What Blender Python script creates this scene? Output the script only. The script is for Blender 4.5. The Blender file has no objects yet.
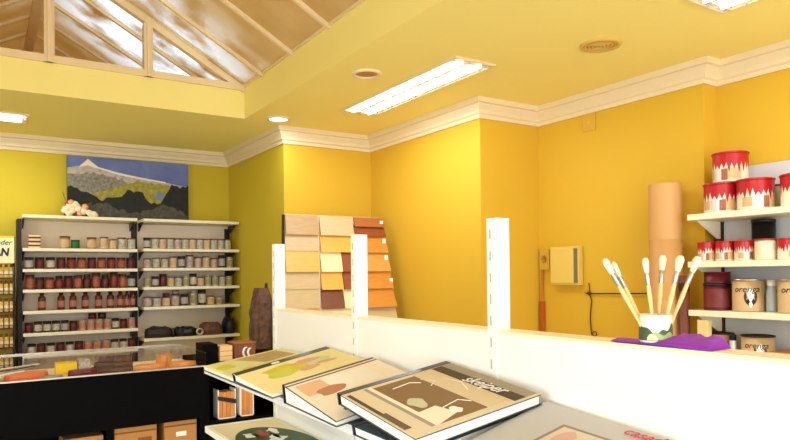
import bpy, bmesh, math, random
from mathutils import Vector, Matrix, noise
random.seed(7)
S = bpy.context.scene
COL = S.collection
PI = math.pi

# ------------------------------------------------------------------ materials
def lin(c):
    out = []
    for v in c:
        v = v / 255.0
        out.append(v / 12.92 if v <= 0.04045 else ((v + 0.055) / 1.055) ** 2.4)
    return out
MATS = {}
def mat(name, rgb, rough=0.6, metal=0.0, var=0.08, scale=6.0, bump=0.0, spec=0.4, emit=None, coat=0.0, rgb2=None):
    if name in MATS: return MATS[name]
    m = bpy.data.materials.new(name); m.use_nodes = True
    nt = m.node_tree; b = nt.nodes['Principled BSDF']
    b.inputs['Roughness'].default_value = rough
    b.inputs['Metallic'].default_value = metal
    b.inputs['Specular IOR Level'].default_value = spec
    b.inputs['Coat Weight'].default_value = coat
    c = lin(rgb)
    tc = nt.nodes.new('ShaderNodeTexCoord')
    n = nt.nodes.new('ShaderNodeTexNoise'); n.inputs['Scale'].default_value = scale; n.inputs['Detail'].default_value = 4
    nt.links.new(tc.outputs['Object'], n.inputs['Vector'])
    r = nt.nodes.new('ShaderNodeMix'); r.data_type = 'RGBA'
    c2 = lin(rgb2) if rgb2 else [min(1, v * (1 + var)) for v in c]
    c1 = c if rgb2 else [v * (1 - var) for v in c]
    r.inputs[6].default_value = (*c1, 1); r.inputs[7].default_value = (*c2, 1)
    nt.links.new(n.outputs['Fac'], r.inputs[0]); nt.links.new(r.outputs[2], b.inputs['Base Color'])
    if bump:
        bp = nt.nodes.new('ShaderNodeBump'); bp.inputs['Strength'].default_value = bump; bp.inputs['Distance'].default_value = 0.01
        nt.links.new(n.outputs['Fac'], bp.inputs['Height']); nt.links.new(bp.outputs['Normal'], b.inputs['Normal'])
    if emit:
        b.inputs['Emission Color'].default_value = (1, 0.98, 0.95, 1); b.inputs['Emission Strength'].default_value = emit
    MATS[name] = m
    return m
def wood(name, a, b_, rough=0.45, scale=14, axis=(1, 12, 1)):
    if name in MATS: return MATS[name]
    m = bpy.data.materials.new(name); m.use_nodes = True
    nt = m.node_tree; b = nt.nodes['Principled BSDF']; b.inputs['Roughness'].default_value = rough
    tc = nt.nodes.new('ShaderNodeTexCoord'); mp = nt.nodes.new('ShaderNodeMapping'); mp.inputs['Scale'].default_value = axis
    n = nt.nodes.new('ShaderNodeTexNoise'); n.inputs['Scale'].default_value = scale; n.inputs['Detail'].default_value = 6
    r = nt.nodes.new('ShaderNodeMix'); r.data_type = 'RGBA'
    r.inputs[6].default_value = (*lin(a), 1); r.inputs[7].default_value = (*lin(b_), 1)
    nt.links.new(tc.outputs['Object'], mp.inputs[0]); nt.links.new(mp.outputs[0], n.inputs['Vector'])
    nt.links.new(n.outputs['Fac'], r.inputs[0]); nt.links.new(r.outputs[2], b.inputs['Base Color'])
    MATS[name] = m
    return m
def glass(name, tint=(1, 1, 1), refl=0.12):
    if name in MATS: return MATS[name]
    m = bpy.data.materials.new(name); m.use_nodes = True
    nt = m.node_tree; nt.nodes.clear()
    o = nt.nodes.new('ShaderNodeOutputMaterial'); mx = nt.nodes.new('ShaderNodeMixShader')
    t = nt.nodes.new('ShaderNodeBsdfTransparent'); t.inputs[0].default_value = (*tint, 1)
    g = nt.nodes.new('ShaderNodeBsdfGlossy'); g.inputs['Roughness'].default_value = 0.05
    lw = nt.nodes.new('ShaderNodeLayerWeight'); lw.inputs[0].default_value = 0.25
    ml = nt.nodes.new('ShaderNodeMath'); ml.operation = 'MULTIPLY'; ml.inputs[1].default_value = refl * 4
    nt.links.new(lw.outputs['Fresnel'], ml.inputs[0]); nt.links.new(ml.outputs[0], mx.inputs[0])
    nt.links.new(t.outputs[0], mx.inputs[1]); nt.links.new(g.outputs[0], mx.inputs[2]); nt.links.new(mx.outputs[0], o.inputs[0])
    MATS[name] = m
    return m
def roof_glazing():
    """bronze tinted translucent sheets, dusty, worn clear in some patches"""
    m = bpy.data.materials.new('bronze_glazing'); m.use_nodes = True
    nt = m.node_tree; nt.nodes.clear(); N = nt.nodes.new; L = nt.links.new
    o = N('ShaderNodeOutputMaterial'); mx = N('ShaderNodeMixShader'); m2 = N('ShaderNodeMixShader')
    tr = N('ShaderNodeBsdfTranslucent'); df = N('ShaderNodeBsdfDiffuse'); tp = N('ShaderNodeBsdfTransparent')
    tp.inputs[0].default_value = (0.80, 0.82, 0.86, 1)
    tc = N('ShaderNodeTexCoord'); n1 = N('ShaderNodeTexNoise'); n1.inputs['Scale'].default_value = 2.2; n1.inputs['Detail'].default_value = 5
    mp = N('ShaderNodeMapping'); mp.inputs['Scale'].default_value = (1.6, 2.2, 1.6)
    L(tc.outputs['Object'], mp.inputs[0]); L(mp.outputs[0], n1.inputs['Vector'])
    sp = N('ShaderNodeVectorMath'); sp.operation = 'DISTANCE'; sp.inputs[1].default_value = (1.02, 4.80, 3.2)  # centre of the clear area painted in as the sun's reflection
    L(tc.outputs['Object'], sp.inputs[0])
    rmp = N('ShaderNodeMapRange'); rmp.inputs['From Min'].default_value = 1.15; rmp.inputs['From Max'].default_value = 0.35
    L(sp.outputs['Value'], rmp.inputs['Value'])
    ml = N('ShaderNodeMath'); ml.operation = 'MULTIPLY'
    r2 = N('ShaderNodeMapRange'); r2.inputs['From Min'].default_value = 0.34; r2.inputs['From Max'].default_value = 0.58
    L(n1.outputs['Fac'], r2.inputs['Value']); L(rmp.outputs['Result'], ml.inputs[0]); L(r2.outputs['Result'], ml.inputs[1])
    cm = N('ShaderNodeMix'); cm.data_type = 'RGBA'
    cm.inputs[6].default_value = (*lin((196, 160, 98)), 1); cm.inputs[7].default_value = (*lin((224, 200, 150)), 1)
    L(n1.outputs['Fac'], cm.inputs[0]); L(cm.outputs[2], tr.inputs[0]); L(cm.outputs[2], df.inputs[0])
    m2.inputs[0].default_value = 0.5
    L(df.outputs[0], m2.inputs[1]); L(tr.outputs[0], m2.inputs[2])
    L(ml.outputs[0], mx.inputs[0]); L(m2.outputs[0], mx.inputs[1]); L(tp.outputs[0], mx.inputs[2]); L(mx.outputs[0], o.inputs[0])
    return m

LEMON = mat('lemon_wall_paint', (204, 180, 40), 0.75, var=0.04, scale=2.0)
GOLD = mat('golden_wall_paint', (214, 171, 42), 0.75, var=0.04, scale=2.0)
CEIL = mat('yellow_ceiling_paint', (246, 230, 136), 0.8, var=0.03, scale=1.5)
CORN = mat('cream_plaster', (232, 214, 174), 0.7, var=0.03)
WFRAME = mat('cream_painted_wood', (232, 208, 158), 0.55, var=0.06, scale=9)
WHITE = mat('white_enamel', (245, 243, 236), 0.35, var=0.02)
CREAM = mat('cream_enamel', (242, 232, 196), 0.4, var=0.03)
BACKP = mat('beige_back_panel', (236, 218, 190), 0.6, var=0.04)
GREYP = mat('grey_back_panel', (206, 206, 204), 0.55, var=0.03)
BLACK = mat('black_laminate', (5, 4, 4), 0.65, var=0.2, spec=.06)
DARK = mat('dark_brown', (44, 28, 22), 0.6, var=0.3, scale=12)
BROWNP = mat('brown_plastic', (84, 42, 28), 0.5, var=0.2)
STEEL = mat('brushed_steel', (190, 186, 178), 0.3, 0.9)
PAPER = mat('white_paper', (248, 244, 234), 0.8, var=0.03, scale=30)
FLOORM = mat('beige_floor_tile', (226, 222, 212), 0.4, var=0.05)
BOARD = mat('cardboard', (186, 132, 72), 0.85, var=0.1, scale=8)
RED = mat('red_enamel', (178, 22, 28), 0.35, var=0.15, coat=0.15)
DRED = mat('maroon_label', (96, 18, 24), 0.4, var=0.15)
GREEN = mat('green_label', (30, 96, 44), 0.5, var=0.1)
YEL = mat('yellow_pack', (246, 208, 30), 0.6, var=0.05)
ORA = mat('orange_print', (222, 104, 40), 0.6, var=0.15, scale=20)
PURP = mat('purple_cloth', (146, 44, 184), 0.7, var=0.2, scale=18, bump=0.2)
KRAFT = mat('kraft_label', (204, 168, 118), 0.6, var=0.12, scale=25)
PINK = mat('rose_label', (120, 84, 76), .6, scale=60, rgb2=(226, 200, 184))
GREYL = mat('grey_label', (168, 162, 150), 0.5, var=0.1)
OLIVE = mat('olive_label', (150, 142, 92), 0.6, var=0.12)
CLEARB = mat('pale_blue_plastic', (176, 190, 200), 0.25, var=0.05)
GLASS = glass('clear_glass', refl=.06)

# ------------------------------------------------------------------ mesh helpers
def new(name, bm, mats, parent=None, smooth=False):
    me = bpy.data.meshes.new(name); bm.normal_update(); bm.to_mesh(me); bm.free()
    o = bpy.data.objects.new(name, me); COL.objects.link(o)
    for m in (mats if isinstance(mats, (list, tuple)) else [mats]): me.materials.append(m)
    if smooth:
        for p in me.polygons: p.use_smooth = True
    if parent is not None: o.parent = parent
    return o
def BM(): return bmesh.new()
def hexa(bm, v, mi=0):
    """8 points: bottom loop of four, top loop of four"""
    q = [bm.verts.new(p) for p in v]
    for f in ((3, 2, 1, 0), (4, 5, 6, 7), (0, 1, 5, 4), (1, 2, 6, 5), (2, 3, 7, 6), (3, 0, 4, 7)):
        bm.faces.new([q[i] for i in f]).material_index = mi
def box(bm, x0, x1, y0, y1, z0, z1, mi=0, bev=0.0):
    b2 = bmesh.new() if bev else bm
    hexa(b2, [(x0, y0, z0), (x1, y0, z0), (x1, y1, z0), (x0, y1, z0), (x0, y0, z1), (x1, y0, z1), (x1, y1, z1), (x0, y1, z1)], mi)
    if bev:
        bmesh.ops.bevel(b2, geom=b2.edges[:], offset=bev, segments=2, affect='EDGES', profile=0.5)
        for f in b2.faces: f.material_index = mi
        merge(bm, b2)
    return bm
def merge(bm, b2):
    me = bpy.data.meshes.new('tmp'); b2.to_mesh(me); b2.free(); bm.from_mesh(me); bpy.data.meshes.remove(me)
def lathe(bm, prof, c=(0, 0, 0), n=20, M=None):
    """prof: list of (r, z, material of the band that ends here)"""
    rings = []
    for r, z, *_ in prof:
        if r < 1e-6:
            p = Vector((0, 0, z)); p = (M @ p) if M else p + Vector(c)
            rings.append([bm.verts.new(p)])
        else:
            ring = []
            for i in range(n):
                a = 2 * PI * i / n
                p = Vector((r * math.cos(a), r * math.sin(a), z)); p = (M @ p) if M else p + Vector(c)
                ring.append(bm.verts.new(p))
            rings.append(ring)
    for k in range(1, len(rings)):
        a, b = rings[k - 1], rings[k]; mi = prof[k][2] if len(prof[k]) > 2 else 0
        for i in range(n):
            j = (i + 1) % n
            if len(a) == 1 and len(b) == 1: continue
            if len(a) == 1: f = bm.faces.new((a[0], b[j], b[i]))
            elif len(b) == 1: f = bm.faces.new((a[i], a[j], b[0]))
            else: f = bm.faces.new((a[i], a[j], b[j], b[i]))
            f.material_index = mi; f.smooth = True
    return bm
def prism(bm, pts, z0, z1, mi=0):
    a = [bm.verts.new((x, y, z0)) for x, y in pts]; b = [bm.verts.new((x, y, z1)) for x, y in pts]
    n = len(pts)
    bm.faces.new(a[::-1]).material_index = mi; bm.faces.new(b).material_index = mi
    for i in range(n): bm.faces.new((a[i], a[(i + 1) % n], b[(i + 1) % n], b[i])).material_index = mi
    return bm
def tube(bm, pts, r, n=8, mi=0):
    pts = [Vector(p) for p in pts]; rings = []
    for i, p in enumerate(pts):
        d = (pts[min(i + 1, len(pts) - 1)] - pts[max(i - 1, 0)]).normalized()
        u = d.cross(Vector((0.31, 0.17, 0.93))).normalized(); w = d.cross(u)
        rr = r[i] if isinstance(r, (list, tuple)) else r
        rings.append([bm.verts.new(p + (u * math.cos(2 * PI * k / n) + w * math.sin(2 * PI * k / n)) * rr) for k in range(n)])
    for a, b in zip(rings, rings[1:]):
        for k in range(n):
            f = bm.faces.new((a[k], a[(k + 1) % n], b[(k + 1) % n], b[k])); f.material_index = mi; f.smooth = True
    bm.faces.new(rings[0][::-1]).material_index = mi; bm.faces.new(rings[-1]).material_index = mi
    return bm
def tag(o, label, cat, group=None, kind=None):
    o['label'] = label; o['category'] = cat
    if group: o['group'] = group
    if kind: o['kind'] = kind
    return o
def thing(name, label, cat, loc=(0, 0, 0), group=None, rot=None):
    e = bpy.data.objects.new(name, None); COL.objects.link(e)
    e.location = loc; e.empty_display_size = 0.05
    if rot is not None: e.rotation_euler = rot
    return tag(e, label, cat, group)
def struct(name, bm, m):
    o = new(name, bm, m); o['kind'] = 'structure'; return o
def copy_tree(root, loc, label, group=None):
    c = root.copy(); COL.objects.link(c); c.location = loc; c['label'] = label
    if group: c['group'] = group
    def kids(a, b):
        for ch in list(a.children):
            d = ch.copy(); COL.objects.link(d); d.parent = b; kids(ch, d)
    kids(root, c)
    return c
def text(name, body, size, m, parent, M, extrude=0.0004, shear=0.0, align='LEFT', bold=0.0):
    cu = bpy.data.curves.new(name, 'FONT'); cu.body = body; cu.size = size; cu.extrude = extrude; cu.shear = shear; cu.align_x = align; cu.offset = bold
    t = bpy.data.objects.new(name, cu); COL.objects.link(t)
    dg = bpy.context.evaluated_depsgraph_get(); me = bpy.data.meshes.new_from_object(t.evaluated_get(dg))
    bpy.data.objects.remove(t)
    o = bpy.data.objects.new(name, me); COL.objects.link(o); me.materials.clear(); me.materials.append(m)
    o.parent = parent; o.matrix_local = M
    return o
def wrap_text(name, body, size, m, parent, r, ang, z, shear=0.2):
    """lettering laid round a can of radius r, centred on angle ang"""
    cu = bpy.data.curves.new(name, 'FONT'); cu.body = body; cu.size = size; cu.extrude = 0.0003; cu.shear = shear; cu.align_x = 'CENTER'
    t = bpy.data.objects.new(name, cu); COL.objects.link(t)
    dg = bpy.context.evaluated_depsgraph_get(); me = bpy.data.meshes.new_from_object(t.evaluated_get(dg))
    bpy.data.objects.remove(t)
    for v in me.vertices:
        a = ang + v.co.x / r; rr = r + 0.0008 + v.co.z
        v.co = Vector((rr * math.cos(a), rr * math.sin(a), z + v.co.y))
    o = bpy.data.objects.new(name, me); COL.objects.link(o); me.materials.clear(); me.materials.append(m); o.parent = parent
    return o

# ------------------------------------------------------------------ room shell
H = 2.67; HC = 2.55
YB = 5.87
def wall(name, m, segs):
    bm = BM()
    for (x0, y0), (x1, y1) in segs:
        d = Vector((x1 - x0, y1 - y0)).normalized(); n = Vector((-d.y, d.x)) * 0.1
        hexa(bm, [(x0, y0, 0), (x1, y1, 0), (x1 + n.x, y1 + n.y, 0), (x0 + n.x, y0 + n.y, 0),
                  (x0, y0, H + .3), (x1, y1, H + .3), (x1 + n.x, y1 + n.y, H + .3), (x0 + n.x, y0 + n.y, H + .3)])
    return struct(name, bm, m)
XL, YF = -2.8, -2.6
P = [(XL, YB), (1.935, YB), (1.945, 4.604), (2.705, 4.604), (2.72, 3.238), (3.235, 3.238), (3.262, 2.045), (3.385, 2.045), (3.40, YF)]
wall('wall_back', LEMON, [(P[0], P[1])])
wall('wall_right_far', LEMON, [(P[1], P[2])])
wall('wall_right_alcove', GOLD, [(P[2], P[3]), (P[3], P[4]), (P[4], P[5]), (P[5], P[6]), (P[6], P[7]), (P[7], P[8])])
# walls with the shop windows behind and beside the photographer
bm = BM()
box(bm, XL - .1, -2.2, YF - .1, YF, 0, H); box(bm, 2.6, 3.5, YF - .1, YF, 0, H); box(bm, -2.2, 2.6, YF - .1, YF, 0, .4); box(bm, -2.2, 2.6, YF - .1, YF, 2.35, H)
struct('wall_front', bm, GOLD)
bm = BM()
box(bm, XL - .1, XL, YF, -1.9, 0, H); box(bm, XL - .1, XL, 1.6, YB, 0, H); box(bm, XL - .1, XL, -1.9, 1.6, 0, .4); box(bm, XL - .1, XL, -1.9, 1.6, 2.35, H)
struct('wall_left', bm, LEMON)
def win(name, a0, a1, axis, c):
    e = bpy.data.objects.new(name, None); COL.objects.link(e); e['kind'] = 'structure'
    g = BM(); f = BM()
    def bx(b, u0, u1, t0, t1, z0, z1):
        if axis == 'x': box(b, u0, u1, c - t1, c - t0, z0, z1)
        else: box(b, c - t1, c - t0, u0, u1, z0, z1)
    bx(g, a0, a1, .045, .055, .4, 2.35)
    for u in (a0, (a0 + a1) / 2 - .025, a1 - .05): bx(f, u, u + .05, .02, .08, .4, 2.35)
    bx(f, a0, a1, .02, .08, .4, .45); bx(f, a0, a1, .02, .08, 2.3, 2.35)
    new('window_frame', f, WFRAME, e); new('window_glass', g, GLASS, e)
win('window_2', -2.2, 2.6, 'x', YF); win('window_3', -1.9, 1.6, 'y', XL)
bm = BM(); box(bm, XL - .1, 3.5, YF - .1, YB + .1, -.1, 0); struct('floor', bm, FLOORM)
# ceiling with the roof-light well
SX0, SX1, SY0, SY1 = -0.865, 1.597, -1.6, 4.475
ZF = 2.865; ZT = 2.91
bm = BM()
box(bm, XL - .1, SX0, YF - .1, YB + .1, H, H + .06); box(bm, SX1, 3.5, YF - .1, YB + .1, H, H + .06)
box(bm, SX0, SX1, YF - .1, SY0, H, H + .06); box(bm, SX0, SX1, SY1, YB + .1, H, H + .06)
t = .05
box(bm, SX0 - t, SX0, SY0 - t, SY1 + t, H + .06, ZF); box(bm, SX1, SX1 + t, SY0 - t, SY1 + t, H + .06, 2.888)
box(bm, SX0, SX1, SY0 - t, SY0, H + .06, ZF); box(bm, SX0, SX1, SY1, SY1 + t, H + .06, ZF)
struct('ceiling', bm, CEIL)
# cornice swept along the walls
prof = [(0, HC), (.012, HC), (.014, HC + .022), (.026, HC + .03), (.028, HC + .05), (.046, HC + .075), (.05, HC + .085), (.066, HC + .09), (.07, H), (0, H)]
def cornice(name, pts):
    bm = BM(); rows = []
    for i, p in enumerate(pts):
        p = Vector(p); ns = []
        if i > 0: d = (p - Vector(pts[i - 1])).normalized(); ns.append(Vector((d.y, -d.x)))
        if i < len(pts) - 1: d = (Vector(pts[i + 1]) - p).normalized(); ns.append(Vector((d.y, -d.x)))
        if len(ns) == 2:
            m = (ns[0] + ns[1]).normalized(); m = m / max(.3, m.dot(ns[0]))
        else: m = ns[0]
        rows.append([bm.verts.new((p.x + m.x * o, p.y + m.y * o, z)) for o, z in prof])
    for a, b in zip(rows, rows[1:]):
        for k in range(len(prof) - 1): bm.faces.new((a[k], b[k], b[k + 1], a[k + 1]))
    return struct(name, bm, CORN)
cornice('trim_1', P)
# ---- roof light: gabled glazed roof over the well, carried on beyond a glazed gable
RX, RS = 0.366, 0.567
ZR = 2.885 + RS * (SX1 - RX)
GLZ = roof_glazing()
sky = bpy.data.objects.new('window_1', None); COL.objects.link(sky); sky['kind'] = 'structure'
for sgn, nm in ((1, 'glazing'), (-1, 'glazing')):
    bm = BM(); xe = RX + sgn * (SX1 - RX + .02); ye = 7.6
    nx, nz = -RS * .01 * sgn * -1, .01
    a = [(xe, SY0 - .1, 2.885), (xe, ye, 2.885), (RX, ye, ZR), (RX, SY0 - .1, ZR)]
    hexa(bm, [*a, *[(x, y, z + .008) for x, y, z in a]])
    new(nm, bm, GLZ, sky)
def bar(bm, p, q, w, d):
    """square bar between two points, w wide along Y, d deep"""
    p, q = Vector(p), Vector(q); ax = (q - p).normalized()
    if abs(ax.y) > .9: u = Vector((1, 0, 0)); v = Vector((0, 0, 1))
    else: u = Vector((0, 1, 0)); v = ax.cross(u).normalized()
    u, v = u * w / 2, v * d / 2
    hexa(bm, [p - u - v, p + u - v, p + u + v, p - u + v, q - u - v, q + u - v, q + u + v, q - u + v])
ys = [4.12 - .49 * k for k in range(11)] + [4.83 + .42 * k for k in range(6)]
for y in ys:
    for sgn in (1, -1):
        bm = BM(); bar(bm, (RX + sgn * (SX1 - RX), y, 2.885), (RX, y, ZR - .01), .024, .024)
        new('rafter', bm, WFRAME, sky)
bm = BM(); bar(bm, (RX, SY0 - .1, ZR - .04), (RX, 7.6, ZR - .04), .06, .08); new('ridge_beam', bm, WFRAME, sky)
for y, nm in ((SY1 + .01, 'gable'),):
    for sgn in (1, -1):
        bm = BM(); bar(bm, (RX + sgn * (SX1 - RX), y, 2.872), (RX, y, ZR - .025), .05, .045)
        bar(bm, (RX + sgn * (SX1 - RX), y - .012, 2.908), (RX, y - .012, ZR + .01), .05, .02)
        new('gable_rafter', bm, WFRAME, sky)
    for x in (RX, RX + .577, RX - .577):
        bm = BM(); zt = ZR - RS * abs(x - RX) - .04
        box(bm, x - .028, x + .028, y - .03, y + .03, ZF, zt); box(bm, x - .012, x + .012, y - .045, y + .02, ZF, zt)
        new('gable_post', bm, WFRAME, sky)
    bm = BM()
    hexa(bm, [(SX0, y + .02, ZT), (SX1, y + .02, ZT), (SX1, y + .026, ZT), (SX0, y + .026, ZT), (RX - .01, y + .02, ZR - .05), (RX + .01, y + .02, ZR - .05), (RX + .01, y + .026, ZR - .05), (RX - .01, y + .026, ZR - .05)])
    new('gable_pane', bm, GLASS, sky)
bm = BM()   # timber kerb round the top of the well
box(bm, SX0 - .05, SX1 + .05, SY1 - .018, SY1 + .08, ZF, ZT); box(bm, SX1 - .014, SX1 + .08, SY0, SY1 - .018, 2.888, ZT); box(bm, SX0 - .08, SX0 + .018, SY0, SY1 - .018, ZF, ZT); box(bm, SX0, SX1, SY0 - .05, SY0 + .018, ZF, ZT)
struct('trim_2', bm, WFRAME)
bm = BM()   # soffit carrying the far part of the roof, and closing end walls
box(bm, SX0 - .1, SX0 - .02, SY1 + .08, 7.65, H + .06, 2.9); box(bm, SX1 + .02, SX1 + .1, SY1 + .08, 7.65, H + .06, 2.9)
box(bm, SX0 - .1, SX1 + .1, SY1 + .08, 7.65, H + .062, H + .1)
struct('roof_soffit', bm, WFRAME)
for y in (SY0 - .15, 7.6):
    bm = BM(); a = [(SX0 - .1, 2.7), (SX1 + .1, 2.7), (SX1 + .1, 2.89), (RX, ZR + .03), (SX0 - .1, 2.89)]
    v0 = [bm.verts.new((x, y, z)) for x, z in a]; v1 = [bm.verts.new((x, y + .04, z)) for x, z in a]
    bm.faces.new(v0); bm.faces.new(v1[::-1])
    for i in range(5): bm.faces.new((v0[i], v0[(i + 1) % 5], v1[(i + 1) % 5], v1[i]))
    struct('wall_gable', bm, WFRAME)

# ------------------------------------------------------------------ ceiling lights
TUBE = mat('lit_fluorescent_tube', (255, 250, 240), 0.4, emit=9.0)
REFL = mat('lamp_reflector', (240, 238, 230), 0.25, 0.6)
LIGHT_E = 1.0
def area(name, loc, sx, sy, power, rot=(0, 0, 0), col=(.86, .95, 1.10)):
    l = bpy.data.lights.new(name, 'AREA'); l.shape = 'RECTANGLE'; l.size = sx; l.size_y = sy; l.energy = power; l.color = col
    o = bpy.data.objects.new(name, l); COL.objects.link(o); o.location = loc; o.rotation_euler = rot; o['kind'] = 'helper'
    return o
FIX_W, FIX_L = .25, 1.24
fx0 = thing('ceiling_light', 'long louvred fluorescent ceiling light between the round fittings and the cornice', 'ceiling light', (2.20, 3.275, H), 'fluorescent ceiling lights')
bm = BM(); w, l = FIX_W / 2, FIX_L / 2
box(bm, -w - .012, -w, -l - .012, l + .012, -.012, .0); box(bm, w, w + .012, -l - .012, l + .012, -.012, .0)
box(bm, -w, w, -l - .012, -l, -.012, 0); box(bm, -w, w, l, l + .012, -.012, 0)
new('frame', bm, WFRAME, fx0)
bm = BM(); box(bm, -w, w, -l, l, -.003, 0); new('reflector', bm, REFL, fx0)
for sx in (-.062, .062):
    bm = BM(); tube(bm, [(sx, -l + .03, -.012), (sx, l - .03, -.012)], .009, 10); new('tube', bm, TUBE, fx0)
for k in range(18):
    bm = BM(); y = -l + .035 + k * (FIX_L - .07) / 17; box(bm, -w, w, y - .001, y + .001, -.013, -.004); new('louvre', bm, REFL, fx0)
bm = BM(); box(bm, -.004, .004, -l, l, -.013, -.004); new('centre_strip', bm, REFL, fx0)
def fixture(x, y, rot, label, pw):
    c = copy_tree(fx0, (x, y, H), label, 'fluorescent ceiling lights'); c.rotation_euler = (0, 0, rot)
    area('lamp', (x, y, H - .02), FIX_W * .9 if not rot else FIX_L * .96, FIX_L * .96 if not rot else FIX_W * .9, pw)
PW = 16
area('lamp', (2.20, 3.275, H - .02), FIX_W * .9, FIX_L * .96, PW)
fixture(2.575, .975, 0, 'louvred fluorescent ceiling light cut by the top edge of the photo above the paint tins', PW)
fixture(-.335, 5.21, PI / 2, 'fluorescent ceiling light in front of the back wall beyond the roof light', PW)
fixture(-1.7, 3.2, 0, 'unseen fluorescent ceiling light added on the far side of the roof light, deeper in the shop', PW * .6)  # fixture out of view, added to give the room more light
fixture(-1.7, .8, 0, 'unseen fluorescent ceiling light added on the far side of the roof light, nearer the shop window', PW)  # second added fixture, also out of view, for extra light
# round fittings
def ring_prof(r): return [(r * .74, -.002, 0), (r * .78, -.012, 0), (r * .95, -.010, 0), (r, -.001, 0), (r, 0, 0)]
d = thing('downlight', 'lit round downlight beside the far corner of the yellow pillar', 'downlight', (1.80, 4.35, H))
bm = BM(); lathe(bm, ring_prof(.085), n=28); new('ring', bm, CORN, d)
bm = BM(); lathe(bm, [(.066, -.004, 0), (.04, -.010, 0), (0, -.012, 0)], n=28); new('lamp_lens', bm, mat('lit_lens', (255, 250, 240), emit=6), d)
area('lamp', (1.80, 4.35, H - .02), .1, .1, 4)
d = thing('downlight', 'unlit round recessed downlight with tan inside near the long ceiling light', 'downlight', (1.82, 3.13, H))
bm = BM(); lathe(bm, ring_prof(.083), n=28); new('ring', bm, CORN, d)
bm = BM(); lathe(bm, [(.064, -.003, 0), (.03, -.001, 0), (0, -.001, 0)], n=28); new('lamp_lens', bm, mat('tan_lens', (176, 128, 70), .4), d)
d = thing('ceiling_vent', 'round slotted ceiling vent painted yellow with small centre screw', 'vent', (2.585, 2.155, H))
bm = BM(); lathe(bm, [(.078, -.004, 0), (.082, -.012, 0), (.097, -.008, 0), (.1, 0, 0)], n=30); new('ring', bm, mat('tan_vent', (214, 176, 86), .6), d)
bm = BM()
for r in (.02, .038, .056, .074):
    lathe(bm, [(r - .008, -.004, 0), (r - .006, -.009, 0), (r + .004, -.009, 0), (r + .006, -.003, 0)], n=24)
new('slats', bm, mat('tan_vent', (214, 176, 86)), d)
bm = BM(); lathe(bm, [(.078, -.002, 0), (0, -.002, 0)], n=24); new('vent_back', bm, mat('vent_dark', (150, 108, 44)), d)
bm = BM(); lathe(bm, [(.008, -.004, 0), (.006, -.012, 0), (0, -.013, 0)], n=10); new('screw', bm, STEEL, d)

# ------------------------------------------------------------------ gondola in the foreground
GT = 1.419
gon = thing('gondola_shelving', 'white perforated gondola shelving with tall posts, loaded with pattern catalogues', 'shelving', (1.0, 1.5, 0))
def G(x, y, z): return (x - 1.0, y - 1.5, z)
def gbox(bm, x0, x1, y0, y1, z0, z1, mi=0, bev=0): return box(bm, x0 - 1, x1 - 1, y0 - 1.5, y1 - 1.5, z0, z1, mi, bev)
posts = [2.475, 1.812, 1.153, .463]
for a, b in zip(posts, posts[1:]):
    bm = BM(); ya = a + .014 if a == posts[0] else a - .0015
    gbox(bm, 1.0, 1.062, b, ya, .09, GT - .008); new('back_panel', bm, WHITE, gon)
bm = BM(); gbox(bm, 1.0, 1.062, -.2, posts[-1] - .0025, .09, GT - .008); new('back_panel', bm, WHITE, gon)
bm = BM(); gbox(bm, 1.0, 1.066, -.2, posts[0] + .015, GT - .008, GT, 0); new('top_cap', bm, CREAM, gon)
SLOT = mat('slot_shadow', (176, 174, 166), .8)
for yc in posts:
    bm = BM(); y0, y1 = yc - .015, yc + .015
    zs = [0.0]; z = .13
    while z < 1.66: zs += [z, z + .022]; z += .05
    zs.append(1.678); ys_ = [y0, yc + .001, yc + .006, y1]
    g = [[bm.verts.new(G(.9975, y, z)) for y in ys_] for z in zs]      # slotted front face
    bk = [bm.verts.new(G(1.040, y, z)) for y, z in ((y0, 0), (y1, 0), (y1, 1.678), (y0, 1.678))]
    for k in range(len(zs) - 1):
        for j_ in range(3):
            fc = bm.faces.new((g[k][j_], g[k + 1][j_], g[k + 1][j_ + 1], g[k][j_ + 1]))
            fc.material_index = 1 if (j_ == 1 and k % 2 == 1) else 0
    bm.faces.new(bk)
    bm.faces.new([r[0] for r in g] + [bk[3], bk[0]]); bm.faces.new([r[3] for r in g][::-1] + [bk[1], bk[2]])
    bm.faces.new(g[-1] + [bk[2], bk[3]]); bm.faces.new(g[0][::-1] + [bk[0], bk[1]])
    new('upright', bm, [WHITE, SLOT], gon)
SHX0 = .72
def sz(x): return 1.205 + .15 * (x - SHX0)       # tilted display shelf surface
for (ya, yb) in ((posts[0] + .015, posts[1] + .002), (posts[1] - .002, posts[2] + .002), (posts[2] - .002, posts[3] + .002), (posts[3] - .002, -.2)):
    bm = BM(); q = [(SHX0, yb), (.996, yb), (.996, ya), (SHX0, ya)]
    hexa(bm, [G(x, y, sz(x) - .022) for x, y in q] + [G(x, y, sz(x)) for x, y in q]); new('shelf', bm, WHITE, gon)
    bm = BM(); gbox(bm, SHX0, .996, yb, ya, .958, .983, bev=.003); new('shelf', bm, WHITE, gon)
    bm = BM(); gbox(bm, SHX0 - .1, .996, yb, ya, .0, .14, bev=.003); new('base_deck', bm, WHITE, gon)
for yc in posts[1:]:
    for z in (0, 1):
        bm = BM()
        if z: hexa(bm, [G(.74, yc - .003, sz(.74) - .03), G(.998, yc - .003, 1.17), G(.998, yc + .003, 1.17), G(.74, yc + .003, sz(.74) - .03), G(.74, yc - .003, sz(.74) - .022), G(.998, yc - .003, sz(.998) - .022), G(.998, yc + .003, sz(.998) - .022), G(.74, yc + .003, sz(.74) - .022)])
        else: hexa(bm, [G(.74, yc - .003, .948), G(.998, yc - .003, .88), G(.998, yc + .003, .88), G(.74, yc + .003, .948), G(.74, yc - .003, .958), G(.998, yc - .003, .958), G(.998, yc + .003, .958), G(.74, yc + .003, .958)])
        new('bracket', bm, WHITE, gon)

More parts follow.
